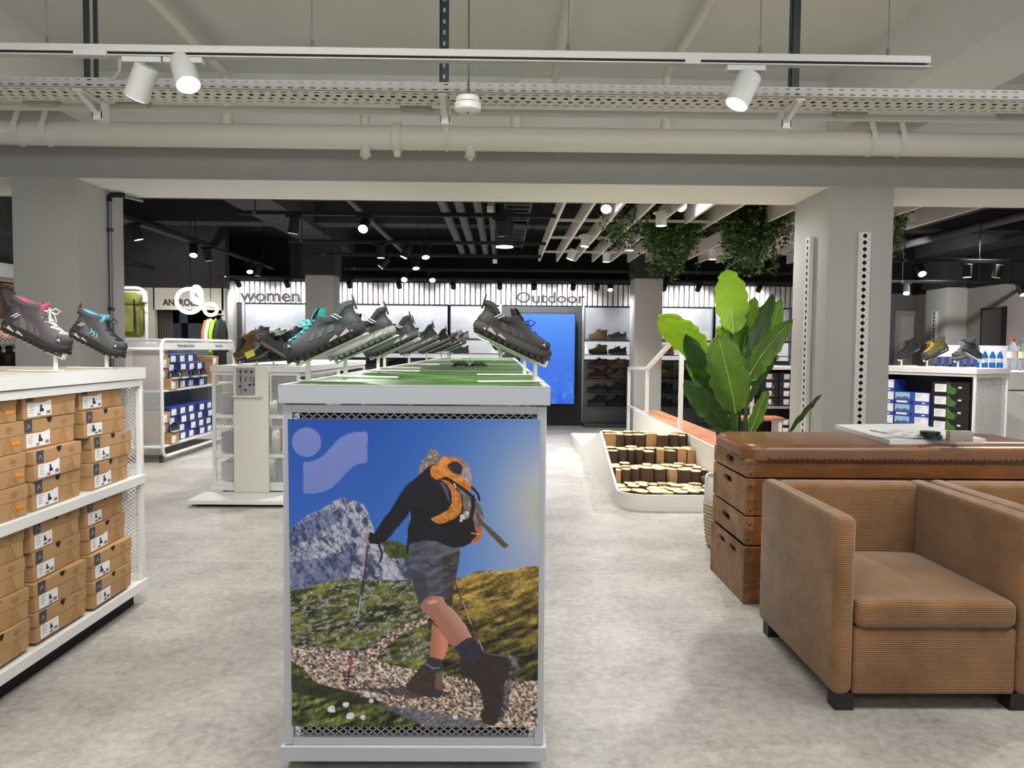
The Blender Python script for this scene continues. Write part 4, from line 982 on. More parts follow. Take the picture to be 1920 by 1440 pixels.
# ------------------------------------------------------------------ vaulting box
def wood_mat(name, c1, c2, rough=.45, sc_=(1.5, 14, 14), scuff=.35):
    mt = bpy.data.materials.new(name); mt.use_nodes = True; nt = mt.node_tree; b = nt.nodes['Principled BSDF']
    tc = nt.nodes.new('ShaderNodeTexCoord'); mp = nt.nodes.new('ShaderNodeMapping'); mp.inputs['Scale'].default_value = sc_
    nt.links.new(tc.outputs['Object'], mp.inputs[0])
    n = nt.nodes.new('ShaderNodeTexNoise'); n.inputs['Scale'].default_value = 3; n.inputs['Detail'].default_value = 8; n.inputs['Roughness'].default_value = .65; n.inputs['Distortion'].default_value = .6
    nt.links.new(mp.outputs[0], n.inputs['Vector'])
    r = nt.nodes.new('ShaderNodeValToRGB'); e = r.color_ramp.elements
    e[0].position = .3; e[0].color = (*lin(c1), 1); e[1].position = .72; e[1].color = (*lin(c2), 1); nt.links.new(n.outputs['Fac'], r.inputs[0])
    n2 = nt.nodes.new('ShaderNodeTexNoise'); n2.inputs['Scale'].default_value = 4.5; n2.inputs['Detail'].default_value = 9; n2.inputs['Roughness'].default_value = .72
    nt.links.new(tc.outputs['Object'], n2.inputs['Vector'])
    r2 = nt.nodes.new('ShaderNodeValToRGB'); r2.color_ramp.elements[0].position = .40; r2.color_ramp.elements[0].color = (.32, .27, .24, 1); r2.color_ramp.elements[1].position = .58; r2.color_ramp.elements[1].color = (1, 1, 1, 1)
    nt.links.new(n2.outputs['Fac'], r2.inputs[0])
    mx = nt.nodes.new('ShaderNodeMix'); mx.data_type = 'RGBA'; mx.blend_type = 'MULTIPLY'; mx.inputs[0].default_value = scuff
    nt.links.new(r.outputs[0], mx.inputs[6]); nt.links.new(r2.outputs[0], mx.inputs[7]); nt.links.new(mx.outputs[2], b.inputs['Base Color'])
    b.inputs['Roughness'].default_value = rough
    bp = nt.nodes.new('ShaderNodeBump'); bp.inputs['Strength'].default_value = .12; nt.links.new(n.outputs['Fac'], bp.inputs['Height']); nt.links.new(bp.outputs[0], b.inputs['Normal'])
    return mt
VW = wood_mat('worn_vault_wood', (114, 78, 47), (168, 122, 78), .5, scuff=.8)
VWF = wood_mat('amber_vault_wood', (104, 62, 28), (138, 86, 44), .4, scuff=.4)
LEATH = M('brown_leather', (116, 76, 46), .34, var=.18, vs=3, bump=.08, bs=90, coat=.3)
STUD = M('dark_stud', (56, 34, 22), .4, .3)
VX0, VX1, VY0, VY1 = 1.203, 2.74, 3.705, 4.285
vt = thing('vaulting_box', 'old wooden gym vaulting box with brown leather top behind the armchairs', 'vaulting box', ((VX0+VX1)/2, (VY0+VY1)/2, 0))
hx, hy = (VX1-VX0)/2, (VY1-VY0)/2
def plate_hole(mb, x, y0, y1, z0, z1, holes, th, mi=0):
    """board in the plane x = const (facing -x) with capsule hand holes; holes = [(yc, zc, half length, r)]"""
    ys = sorted([(h[0], h) for h in holes]); edges = [y0]+[(ys[i][0]+ys[i+1][0])/2 for i in range(len(ys)-1)]+[y1]
    for i, (_, (yc, zc, hl, r)) in enumerate(ys):
        a0, a1 = edges[i], edges[i+1]; n = 24; hp, rp = [], []
        cr_ = [(a1, z1), (a0, z1), (a0, z0), (a1, z0)]; ki = [3, 9, 15, 21]
        for k in range(n):
            t = 2*PI*k/n; c, s_ = math.cos(t), math.sin(t)
            hp.append((yc+(hl if c > .01 else -hl if c < -.01 else 0)+r*c, zc+r*s_))
            q = (k-3) % 24; e_, f_ = divmod(q, 6); A_, B_ = cr_[e_], cr_[(e_+1) % 4]; f_ /= 6
            rp.append((A_[0]+(B_[0]-A_[0])*f_, A_[1]+(B_[1]-A_[1])*f_))
        vs = [(x, p[0], p[1]) for p in rp]+[(x, p[0], p[1]) for p in hp]+[(x+th, p[0], p[1]) for p in hp]
        fs = [(k, n+k, n+(k+1) % n, (k+1) % n) for k in range(n)]+[(n+k, 2*n+k, 2*n+(k+1) % n, n+(k+1) % n) for k in range(n)]
        mb.add(vs, fs, mi)
secs = [0, (.288, .431, [(.045, .365, .05, .017)], 0.), (.435, .618, [(.03, .567, .052, .018)], 0), (.622, .712, [(.01, .678, .052, .016)], .002)]
secs[0] = (0.0, .284, [(.09, .228, .042, .015), (-.10, .228, .042, .015)], -.006)
for z0_, z1_, holes, off in secs:
    b = MB(); X = -hx+off
    plate_hole(b, X, -hy+.022, hy-.022, z0_+.004, z1_, holes, .022)
    for h in holes: b.box(X+.024, X+.03, h[0]-.08, h[0]+.08, h[1]-.04, h[1]+.04, 2)
    b.rbox(X-.004, X+.04, -hy+off, -hy+off+.03, z0_+.002, z1_, .004, 1, 0); b.rbox(X-.004, X+.04, hy-off-.03, hy-off, z0_+.002, z1_, .004, 1, 0)
    b.rbox(-hx+off+.036, hx-off, -hy+off+.001, -hy+off+.028, z0_+.002, z1_, .003, 1, 1); b.rbox(-hx+off+.036, hx-off, hy-off-.028, hy-off-.001, z0_+.002, z1_, .003, 1, 1); b.box(hx-off-.03, hx-off, -hy+.03, hy-.03, z0_+.002, z1_, 1)
    b.box(-hx+.05, hx-.05, -hy+.05, hy-.05, z0_-.001 if z0_ else .002, z0_+.01, 2)
    s = obj('box_section', b, [VW, VWF, DARK], vt)
    for z in (z0_+.03, z1_-.03):
        pass
b = MB()
for z in (.05, .22, .32, .39, .46, .58, .64): b.cyl((-hx+.018, -hy-.0015, z), (-hx+.018, -hy+.004, z), .005, n=8)
obj('screws', b, STUD, vt, 'stuff')
bm = bmesh.new(); bmesh.ops.create_cube(bm, size=1)
for q in bm.verts: q.co = Vector((q.co.x*(2*hx+.03), q.co.y*(2*hy+.03), q.co.z*.08))
bmesh.ops.bevel(bm, geom=[e for e in bm.edges if abs(e.verts[0].co.z-e.verts[1].co.z) > .01], offset=.11, segments=6, profile=.5, affect='EDGES')
bmesh.ops.bevel(bm, geom=[e for e in bm.edges if all(v.co.z > 0 for v in e.verts) and len(e.link_faces) == 2 and any(len(f.verts) > 6 for f in e.link_faces)], offset=.034, segments=4, profile=.5, affect='EDGES')
me = bpy.data.meshes.new('leather_top'); bm.to_mesh(me); bm.free(); me.materials.append(LEATH); me.polygons.foreach_set('use_smooth', [True]*len(me.polygons)); me.set_sharp_from_angle(angle=math.radians(50))
obj('leather_top', me, None, vt, loc=(0, 0, .750))
b = MB()
for i in range(52): b.cyl((-hx+.10+i*.027, -hy-.016,   .719+R.uniform(-.002, .002)), (-hx+.10+i*.027, -hy-.019, .719), .006, .003, 6)
for i in range(15): b.cyl((-hx-.016, -hy+.11+i*.027,   .719+R.uniform(-.002, .002)), (-hx-.019, -hy+.11+i*.027, .719), .006, .003, 6)
b.box(-hx+.09, hx-.09, -hy-.0165, -hy-.0155, .713, .717)
obj('nail_heads', b, STUD, vt, 'stuff')
ZV = .790
# sample board and the things lying on it
p00 = F(1566, 803, ZV); p10 = F(1668, 834, ZV); p11 = F(1848, 831, ZV)
wbv = p11-p10
bd = MB(); off = Vector((0, 0, 0))
pts = [p10, p11, p11+Vector((-.10, .46, 0)), p00+Vector((0, .0, 0))]
pts = [p10, p11, p00+wbv, p00]
bd.prism([(q.x, q.y, ZV+.0005) for q in pts], (0, 0, .022))
bd_ = tag(obj('sample_board', bd, M('matte_grey_board', (206, 206, 204), .5)), 'pale rectangular board lying askew on the leather top of vaulting box', 'board')
ZBd = ZV+.0235
p = F(1672, 806, ZBd)
b = MB()
for i in range(9):
    a = R.uniform(-.5, .5); c = F(1690+R.uniform(-16, 60), 818+R.uniform(-6, 5), ZBd)
    l = R.uniform(.06, .14); T = Tr(c.x, c.y, ZBd+.001+.0015*i) @ Rz(a) @ Matrix.Rotation(R.uniform(-.1, .1), 4, 'X') @ Matrix.Rotation(R.uniform(-.12, .06), 4, 'Y')
    b.grid([[(-l, -.04, 0), (0, -.045, .006+.004*(i % 3)), (l, -.035, .0)], [(-l, .02, .004), (0, .02, .012), (l, .03, .003)]], 0, T)
tag(obj('plastic_film_scraps', b, M('clear_film', (236, 236, 236), .15, alpha=.75)), 'crumpled clear plastic film scraps on the pale board', 'film', None)['kind'] = 'stuff'
c0, c1 = F(1632, 808, ZBd), F(1690, 818, ZBd)
tag(obj('pencil', MB().tube([c0+Vector((0, 0, .004)), c1+Vector((0, 0, .004))], .0035, 6), M('grey_pencil', (96, 96, 98), .5)), 'thin grey rod lying on the pale board', 'rod')
c = F(1758, 826, ZBd); c = Vector((c.x, c.y+.05, ZBd+.0005))
tr1 = thing('tape_roll', 'dark green tape roll under the black one, on the pale board', 'tape roll', (c.x+.006, c.y, c.z))
obj('roll', MB().lathe([(.025, 0), (.042, 0), (.042, .02), (.025, .02)], 24), M('dark_green_tape', (34, 60, 50), .3), tr1)
tr2 = thing('tape_roll', 'black tape roll stacked on the dark green one, on the pale board', 'tape roll', (c.x-.010, c.y, c.z+.0205))
obj('roll', MB().lathe([(.027, 0), (.047, 0), (.047, .018), (.027, .018)], 24), M('black_tape', (22, 26, 28), .25), tr2)
c = F(1803, 829, ZBd); c = Vector((c.x, c.y+.02, ZBd+.0005))
tg = thing('small_box', 'small plain grey block standing on the right of the pale board', 'box', c)
obj('body', MB().rbox(-.056, .056, -.02, .02, 0, .052, .003, 2), M('warm_grey_block', (150, 142, 134), .7), tg)
tag(obj('white_strip', MB().box(2.33, 2.68, 3.80, 3.83, ZV-.002, ZV+.0035), PAPER), 'thin white strip drawing a highlight at right end of the leather top', 'strip')  # sheen on the leather put in as a white strip

# ------------------------------------------------------------------ plant in woven pot
LF = []
def leaf_mat(name, c, tl):
    mt = M(name, c, .42, var=.16, vs=5, stretch=(1, 1, 1)); b = mt.node_tree.nodes['Principled BSDF']
    nt = mt.node_tree; out = nt.nodes['Material Output']
    tr_ = nt.nodes.new('ShaderNodeBsdfTranslucent'); tr_.inputs[0].default_value = (*lin(tl), 1)
    mx = nt.nodes.new('ShaderNodeMixShader'); mx.inputs[0].default_value = .35
    # cross veins
    tc = nt.nodes.new('ShaderNodeUVMap'); wv = nt.nodes.new('ShaderNodeTexWave'); wv.inputs['Scale'].default_value = 9; wv.inputs['Distortion'].default_value = 1.2; wv.inputs['Detail'].default_value = 2; wv.bands_direction = 'Y'
    nt.links.new(tc.outputs[0], wv.inputs['Vector']); bp = nt.nodes.new('ShaderNodeBump'); bp.inputs['Strength'].default_value = .5; bp.inputs['Distance'].default_value = .004
    nt.links.new(wv.outputs['Fac'], bp.inputs['Height']); nt.links.new(bp.outputs[0], b.inputs['Normal'])
    nt.links.new(b.outputs[0], mx.inputs[1]); nt.links.new(tr_.outputs[0], mx.inputs[2]); nt.links.new(mx.outputs[0], out.inputs['Surface']); return mt
LG = leaf_mat('leaf_bright', (120, 156, 40), (160, 205, 30)); LD = leaf_mat('leaf_dark', (50, 78, 34), (66, 106, 30)); LM = leaf_mat('leaf_mid', (84, 118, 40), (112, 150, 30))
RIB = M('leaf_rib', (150, 176, 90), .5); STEM = M('plant_stem', (58, 82, 36), .5)
def Lz(zx, zy): return (1220+zx/4.115, 480+zy/4.115)
plc = Vector((1.50, 4.78, 0))
plant = thing('potted_plant', 'tall banana-leaf plant in woven pot behind the vaulting box', 'plant', plc)
def leaf(base, mid, tip, wpx, dy, mat, roll=.0, fold=.25, stem=True, wpow=.42):
    Y0 = plc.y
    pb, pm, pt = P(*Lz(*base), Y0+dy[0]), P(*Lz(*mid), Y0+dy[1]), P(*Lz(*tip), Y0+dy[2])
    n, m_ = 18, 8; pts = []
    for i in range(n+1):
        t = i/n; pts.append(pb*(1-t)**2+(pm*2-(pb+pt)*.5)*2*t*(1-t)+pt*t*t)
    hw = wpx/4.115*Y0/FP; rows = []
    tocam = (CAM-pm).normalized()
    for i, p in enumerate(pts):
        t = i/n; d = (pts[min(i+1, n)]-pts[max(i-1, 0)]).normalized()
        side = d.cross(tocam).normalized(); side = (Matrix.Rotation(roll, 3, d) @ side); nor = side.cross(d).normalized()
        wd = hw*(max(0, math.sin(PI*min(1, t*1.02+.0))**wpow))*(1.05-.12*t)*(1 if t < .97 else .8)
        wob = 1+.07*math.sin(i*1.9+wpx)+(-.13 if (i+int(wpx)) % 11 == 0 else 0)
        r_ = []
        for j in range(-m_//2, m_//2+1):
            v = j/(m_/2); r_.append(p+side*(wd*v*wob)+nor*(fold*wd*(abs(v)**1.2)+.010*math.sin(i*1.1+j*1.7)*abs(v)))
        rows.append([q-plc for q in r_])
    mb = MB().grid(rows); me = mb.mesh('leaf', mat, True, 80)
    uv = me.uv_layers.new(name='UVMap'); k = m_+1
    for l in me.loops:
        i, j = divmod(l.vertex_index, k); uv.data[l.index].uv = (abs(j/m_-.5), i/n+abs(j/m_-.5)*.35)
    o = obj('leaf', me, None, plant)
    obj('midrib', MB().tube([q-plc+tocam*.004 for q in pts[:-1]], .003, 5, rr=[.0045-.003*i/n for i in range(n)]), RIB if mat is not LD else STEM, o)
    if stem:
        gx = plc.x+(pb.x-plc.x)*.35
        st = [Vector((gx, plc.y+dy[0]*.4, .40)), Vector(((gx+pb.x)/2, plc.y+dy[0]*.7, (pb.z+.4)/2)), pb]
        obj('stem', MB().tube([q-plc for q in st], .009, 8, rr=[.014, .011, .006]), STEM, plant)
leaf((640, 600), (620, 330), (585, 102), 128, (.0, .02, .0), LG, .1, .12)
leaf((420, 770), (250, 610), (60, 455), 125, (.0, -.02, -.10), LG, -.25, .12)
leaf((610, 1200), (420, 900), (268, 600), 92, (-.05, -.10, -.15), LD, -.2, .18)
leaf((655, 1210), (590, 890), (515, 608), 145, (-.18, -.24, -.26), LM, .05, .10)
leaf((690, 860), (740, 580), (800, 315), 88, (.05, .06, .02), LM, .5, .35)
leaf((715, 850), (850, 560), (945, 290), 70, (-.04, -.06, -.06), LD, -.5, .2, stem=False)
leaf((760, 900), (910, 600), (1000, 330), 80, (.02, .0, -.02), LM, .35, .15, wpow=.5)
leaf((745, 965), (860, 760), (1095, 488), 92, (-.08, -.10, -.12), LM, .35, .25)
leaf((600, 1350), (430, 1150), (255, 960), 92, (-.10, -.14, -.16), LD, -.15, .2, stem=False)
leaf((585, 1180), (430, 1000), (310, 850), 60, (.03, .02, .0), LG, .3, .1, stem=False)
leaf((760, 1390), (830, 1200), (905, 1036), 52, (-.12, -.14, -.16), LM, .3, .3, stem=False)
leaf((1068, 1360), (1190, 1200), (1318, 1068), 22, (.10, .06, .02), LD, .3, .5, stem=False)
leaf((620, 660), (560, 600), (498, 570), 55, (.12, .12, .10), LG, .2, .1, stem=False)
leaf((755, 1130), (800, 1020), (850, 920), 32, (.12, .12, .12), LD, .4, .4, stem=False)
leaf((560, 1120), (400, 960), (285, 800), 70, (.06, .05, .02), LM, .2, .2, stem=False)
leaf((760, 1000), (870, 800), (965, 640), 100, (.06, .03, .0), LD, -.3, .2, stem=False)
leaf((700, 780), (650, 560), (690, 380), 110, (.10, .10, .08), LM, -.2, .2, stem=False)
leaf((630, 1340), (520, 1240), (400, 1110), 60, (-.02, -.03, -.04), LM, .3, .25, stem=False)
for x, z in ((625, 1200), (660, 1190), (590, 1230)):
    q = P(*Lz(x, z), plc.y-.1)-plc
    obj('stem', MB().tube([(q.x*.6, -.04, .40), (q.x*.85, -.08, (q.z+.4)/2), q], .009, 8, rr=[.014, .011, .007]), STEM, plant)
pot = MB(); pr = []
for i in range(25):
    z = .02+i*.0112; r = .19+.022*math.sin(PI*min(1, z/.46)*.9)+(.0045 if i % 2 else -.0035); pr.append((r, z))
pot.lathe([(.16, 0), (.185, .012)]+pr, 40)
obj('woven_basket', pot, M('seagrass_weave', (166, 152, 120), .85, var=.25, vs=70, bump=.5, bs=160), plant)
obj('white_band', MB().lathe([(.205, .29), (.2105, .31), (.208, .44), (.202, .452), (.19, .448), (.186, .38), (.0, .38)], 40), M('white_rope', (214, 212, 206), .8, bump=.3, bs=130), plant)
plant_soil = obj('soil', MB().lathe([(.0, .381), (.187, .381), (.187, .40), (.0, .41)], 24), M('potting_soil', (52, 40, 30), .95, bump=.6, bs=60), plant)

# ------------------------------------------------------------------ test ramp with log steps
RW = M('ramp_white_laminate', (226, 224, 220), .4)
RO = wood_mat('ramp_orange_wood', (176, 110, 74), (204, 140, 102), .5, (14, 1.5, 14), .25)
ramp = thing('test_ramp', 'white test ramp with log steps, wooden walkway and handrail', 'ramp', (1.3, 8, 0))
ramp.location = (0, -.07, 0)
X0 = .925
b = MB()
# left wall with peaked profile
prof = [(6.12, 0), (6.12, .125), (6.2, .14), (7.18, .475), (8.72, .13), (10.2, .12), (10.2, 0)]
b.prism([(X0, y, z) for y, z in prof], (.018, 0, 0))
# rounded front kerb
arc = [(X0+.22-.22*math.cos(a), 6.12-.22*math.sin(a)) for a in np.linspace(0, PI/2, 8)]+[(2.3, 5.90)]
for (xa, ya), (xb, yb) in zip(arc[:-1], arc[1:]):
    d = Vector((xb-xa, yb-ya, 0)).normalized(); nrm = Vector((-d.y, d.x, 0))*.02
    b.prism([(xa, ya, 0), (xb, yb, 0), (xb+nrm.x, yb+nrm.y, 0), (xa+nrm.x, ya+nrm.y, 0)], (0, 0, .125))
b.box(2.28, 2.30, 5.9, 6.3, 0, .125)
b.box(X0+.02, 2.2, 10.18, 10.2, 0, .12)
b.box(X0+.018, 1.75, 7.30, 7.32, 0, .40)
obj('side_wall', b, RW, ramp)
obj('inner_wall', MB().box(1.752, 1.77, 6.3, 10.2, 0, .445), RW, ramp)
b = MB()
wv = [(1.768, 6.26), (2.25, 6.26)]
for i in range(14):
    t = i/13; b.add([], [])
wl = [(1.768, 6.25), (2.12, 6.25)]+[(2.12-.02*math.sin(i/10*PI/2)-.0*i, 6.25+3.95*i/10) for i in range(1, 11)]+[(1.768, 10.2)]
b.prism([(x, y, .40) for x, y in wl], (0, 0, .03))
obj('walkway', b, RO, ramp)
obj('walkway_side', MB().box(2.09, 2.11, 6.26, 10.2, 0, .40).box(1.768, 2.11, 6.25, 6.27, 0, .40), RW, ramp)
hr = MB()
def bar(mb, p, q, r=.02):
    p, q = Vector(p), Vector(q); d = (q-p).normalized(); s = d.cross(Vector((1, 0, 0))).normalized() if abs(d.x) < .9 else Vector((0, 1, 0))
    a = Vector((1, 0, 0))*r; c = s*r
    mb.add([p-a-c, p+a-c, p+a+c, p-a+c, q-a-c, q+a-c, q+a+c, q-a+c], [(0, 3, 2, 1), (4, 5, 6, 7), (0, 1, 5, 4), (1, 2, 6, 5), (2, 3, 7, 6), (3, 0, 4, 7)])
XH = 1.785
pa, pb_, pc_, pd_ = PX(1178, 690, XH), PX(1212, 690, XH), PX(1260, 638, XH), PX(1274, 622, XH)
for p in (pa, pb_): obj('rail_post', (lambda m_: (bar(m_, (XH, p.y, .02), (XH, p.y, p.z)), m_)[1])(MB()), RW, ramp)
py = PX(1273, 760, XH).y
obj('rail_post', (lambda m_: (bar(m_, (XH, py, .02), (XH, py, pc_.z+(pb_.y-py-(pb_.y-pc_.y))*.25)), m_)[1])(MB()), RW, ramp)
m_ = MB(); bar(m_, pa, pb_); sl = (pc_.z-pb_.z)/(pc_.y-pb_.y); pe = Vector((XH, py-.03, pb_.z+sl*(py-.03-pb_.y))); bar(m_, pb_, pe)
obj('handrail', m_, RW, ramp)
obj('infill_panel', MB().box(XH-.008, XH+.008, pb_.y, pa.y, .43, .46), RW, ramp)
# gravel bed behind the peak
b = MB(); b.box(X0+.018, 1.752, 7.32, 10.18, .02, .108)
for i in range(900):
    x, y = R.uniform(X0+.03, 1.74), R.uniform(7.4, 10.15); r = R.uniform(.010, .022)
    T = Tr(x, y, .108+r*.3) @ Rz(R.uniform(0, 6)); b.add([(-r, -r*.7, 0), (r, -r*.6, 0), (r*.8, r, 0), (-r*.7, r*.8, 0), (0, 0, r*.9)], [(0, 1, 4), (1, 2, 4), (2, 3, 4), (3, 0, 4)], 0, T)
obj('gravel_bed', b, M('pale_gravel', (212, 204, 184), .9, var=.35, vs=26), ramp, 'stuff', smooth=False)
# log pieces
BARK = M('log_bark', (96, 74, 60), .95, var=.5, vs=16, bump=.8, bs=40); RAW = M('split_wood', (196, 154, 106), .8, var=.4, vs=14, stretch=(6, 6, 1)); ENDW = M('sawn_log_end', (232, 208, 164), .8, var=.08, vs=20)
def log_mesh(kind, seed):
    rr = random.Random(seed); n = 12; outl = []
    for i in range(n):
        a = 2*PI*i/n; r = 1+rr.uniform(-.1, .1)
        x, y = r*math.cos(a), r*math.sin(a)
        if kind == 'half': y = max(y, -.25+rr.uniform(-.05, .05))
        if kind == 'quarter': x, y = max(x, -.35+rr.uniform(-.06, .06)), max(y, -.4+rr.uniform(-.05, .05))
        outl.append((x, y))
    vs = [(x, y, 0) for x, y in outl]+[(x, y, 1) for x, y in outl]+[(x*.95, y*.95, 1.012) for x, y in outl]
    fs, ms = [], []
    for i in range(n):
        j = (i+1) % n; fs.append((i, j, n+j, n+i)); fs.append((n+i, n+j, 2*n+j, 2*n+i))
        fl_ = (kind == 'half' and outl[i][1] < 0 and outl[j][1] < 0) or (kind == 'quarter' and ((outl[i][1] < -.2 and outl[j][1] < -.2) or (outl[i][0] < -.2 and outl[j][0] < -.2)))
        ms += [1 if fl_ else 0, 2]
    fs.append(tuple(range(2*n, 3*n))); ms.append(2)
    me = bpy.data.meshes.new('log'); me.from_pydata(vs, [], fs)
    for q in (BARK, RAW, ENDW): me.materials.append(q)
    me.polygons.foreach_set('material_index', ms); me.polygons.foreach_set('use_smooth', [True]*len(fs)); me.set_sharp_from_angle(angle=math.radians(45)); return me
LOGS = [log_mesh(k, i) for i, k in enumerate(('round', 'round', 'round', 'round', 'half', 'half', 'quarter'))]
tiers = [(5.98, 6.46, .118, 4), (6.46, 6.83, .222, 3), (6.83, 7.08, .335, 2), (7.08, 7.29, .452, 2)]
for ti, (ya, yb, zt, nr) in enumerate(tiers):
    for r_ in range(nr):
        yy = ya+(r_+.5)*(yb-ya)/nr; x = X0+.03+(.12 if (ti == 0 and r_ == 0) else 0); xmax = 1.745 if (ti or r_ > 1) else 2.2
        while x < xmax-.03:
            rad = R.uniform(.034, .058)
            if x+2*rad > xmax: rad = (xmax-x)/2
            me = LOGS[R.randrange(7)]
            o = bpy.data.objects.new('log', me); C.objects.link(o); o.parent = ramp
            zz = zt+R.uniform(-.012, .014); o.location = (x+rad, yy+R.uniform(-.012, .012)+.02, .004)
            ry = (yb-ya)/nr/2*1.05
            o.scale = (rad*1.04, min(ry, .066)*1.02, zz); o.rotation_euler = (0, 0, R.choice((0, 0, PI, .2, -.2, PI+.2)))
            x += 2*rad*1.0
obj('log_chip', MB().tube([(1.68, 6.42, .16), (1.74, 6.40, .165), (1.78, 6.36, .16)], .035, 8, rr=[.03, .036, .028]), BARK, ramp)
# ------------------------------------------------------------------ middle gondola with info panel on a low platform
pl = thing('low_platform', 'low white floor platform in front of the mesh-sided table, left of centre', 'platform', (0, 0, 0))
fa, fb = F(350, 938, .055), F(526, 939, .055)
YP0 = fa.y
pl.location = (-2.0, YP0, 0)
obj('top_board', MB().rbox(fa.x+2.0, -1.5+2.0, 0, .36, .022, .055, .003, 1), WHITE, pl)
obj('plinth', MB().box(fa.x+2.06, -1.6+2.0, .05, .34, 0, .022), BLACKM, pl)
YG = YP0+.37
ga, gb = P(393.5, 685, YG), P(563.5, 686, YG)
gz = (ga.z+gb.z)/2
gon = gondola('display_table', 'white gondola table with mesh ends behind the grey info panel', ga.x, gb.x, YG, YG+1.5, gz, zb_=.06, mesh_faces=('S',), shelf_z=(.36, .68), pit=(.026, .017), mw=.0035)
gondola('display_table', 'white gondola table directly behind the one with the info panel', ga.x, gb.x, YG+1.53, YG+3.0, gz, zb_=.06, mesh_faces=(), shelf_z=(.36, .68))
pa, pb = P(437.5, 686, YG-.03), P(504, 686, YG-.03)
ip = thing('info_panel', 'tall plain white panel with small grey notice board, standing on the low platform', 'info panel', ((pa.x+pb.x)/2, YG-.03, .056))
hw = (pb.x-pa.x)/2; zt = pa.z-.056
obj('panel', MB().rbox(-hw, hw, -.012, .012, 0, zt, .006, 2), M('warm_white_panel', (222, 220, 208), .5), ip)
z0_ = P(470, 742, YG-.05).z-.056; z1_ = P(470, 688, YG-.05).z-.056
obj('notice_board', MB().rbox(-hw*.80, hw*.24, -.022, -.013, z0_+.008, z1_-.006, .002, 1), M('grey_notice', (150, 152, 150), .6), ip)
pr = MB()
for i, (x, z) in enumerate(((-.62, .80), (-.30, .80), (.0, .80), (-.66, .28), (-.36, .16), (-.10, .34), (.12, .36))): pr.box(hw*x, hw*(x+.14), -.0235, -.0222, z0_+(z1_-z0_)*z, z0_+(z1_-z0_)*(z+.07))
for x in (-.58, -.28, .0, .18): pr.box(hw*x, hw*(x+.05), -.0235, -.0222, z0_+(z1_-z0_)*.48, z0_+(z1_-z0_)*.66)
pr.box(-hw*.52, -hw*.50, -.0235, -.0222, z0_+.01, z1_-.008)
obj('notice_print', pr, INK, ip, 'stuff')
obj('ledge', MB().rbox(-hw, hw*.7, -.05, -.012, z0_-.012, z0_, .003, 1), WHITE, ip)
# stock inside the mesh table
cx = (ga.x+gb.x)/2
stockc = [((150, 152, 156), 'grey'), ((110, 90, 74), 'dull brown'), ((96, 100, 108), 'slate grey'), ((200, 200, 198), 'off-white')]
bxs = [(-.26, .69, 0), (-.08, .69, 1), (.22, .69, 2), (-.24, .37, 2), (-.06, .37, 0), (.24, .37, 1), (-.24, .125, 3), (.2, .125, 2)]
for i, (dx, z, k) in enumerate(bxs):
    c, n_ = stockc[k]
    t = thing('stock_box', '%s carton behind mesh, %s of info panel, %s shelf' % (n_, ['left', 'left', 'right', 'left', 'left', 'right', 'left', 'right'][i], ['top', 'top', 'top', 'middle', 'middle', 'middle', 'bottom', 'bottom'][i])+(' inner one' if i in (1, 4) else ''), 'box', (cx+dx, YG+.1, z))
    obj('body', MB().rbox(-.075, .075, 0, .3, 0, .15+.02*(i % 3), .004, 1), M('stock_%d' % k, c, .7), t); obj('lid', MB().rbox(-.078, .078, -.003, .303, .12+.02*(i % 3), .155+.02*(i % 3), .003, 1), M('stock_%d' % k, c), t)
for i in range(5):
    c, n_ = stockc[(i*2+1) % 3]
    y = YG+1.75+i*.27
    t = thing('stock_box', '%s carton, number %d from the front on the right side of the rear gondola table' % (n_, i+1) if False else '%s carton on right side of rear gondola table, %s from the front' % (n_, ['first', 'second', 'third', 'fourth', 'fifth'][i]), 'box', (gb.x-.06, y, .69))
    obj('body', MB().rbox(-.3, 0, -.11, .11, 0, .2+.02*(i % 2), .004, 1), M('stock_%d' % ((i*2+1) % 3), c, .7), t)
    obj('size_label', MB().box(-.001, .001, -.08, .0, .05, .12), PAPER, t)
# boots on that table
for k, c, l, px, Y, yaw, s in (('boot', c_brown, 'tan brown suede boot seen from behind, leftmost above the info panel', 450, YG+.2, PI+.9, 1.0), ('low', c_dgreen, 'dark green hiking shoe beside the brown suede boot', 481, YG+.22, PI+.75, 1.05), ('boot', c_blk, 'black boot on the mesh-sided table, third from the left', 513, YG+.30, PI+.6, 1.0), ('low', c_greyb, 'grey and white running shoe just left of the turquoise-laced shoe toe', 539, YG+.25, .3, 1.0), ('boot', c_tan, 'ochre fur-lined boot behind the toe of the turquoise laced shoe', 566, YG+1.2, PI+.9, 1.0)):
    p = P(px, 684, Y)
    show(shoe(l, k, c, 'shoes on the mesh-sided table', full=(k == 'boot')), p.x, Y, gz, yaw, 'white shoe stand under the ' + ' '.join(l.split()[:5]) + ' on mesh-sided table', tilt=TL+.12, sc_=s)
p = P(462, 666, YG+.1)
pt_ = obj('price_tag', MB().prism([(p.x+.02, YG+.05, p.z-.03), (p.x+.09, YG+.05, p.z), (p.x+.07, YG+.05, p.z+.05), (p.x, YG+.05, p.z+.02)], (0, .002, 0)), M('yellow_tag', (240, 224, 96), .5), label='small yellow price tag')
st_ = [o for o in bpy.data.objects if o.get('label', '').startswith('white shoe stand under the tan brown suede')][0]
bpy.context.view_layer.update(); pt_.parent = st_; pt_.matrix_parent_inverse = st_.matrix_world.inverted()

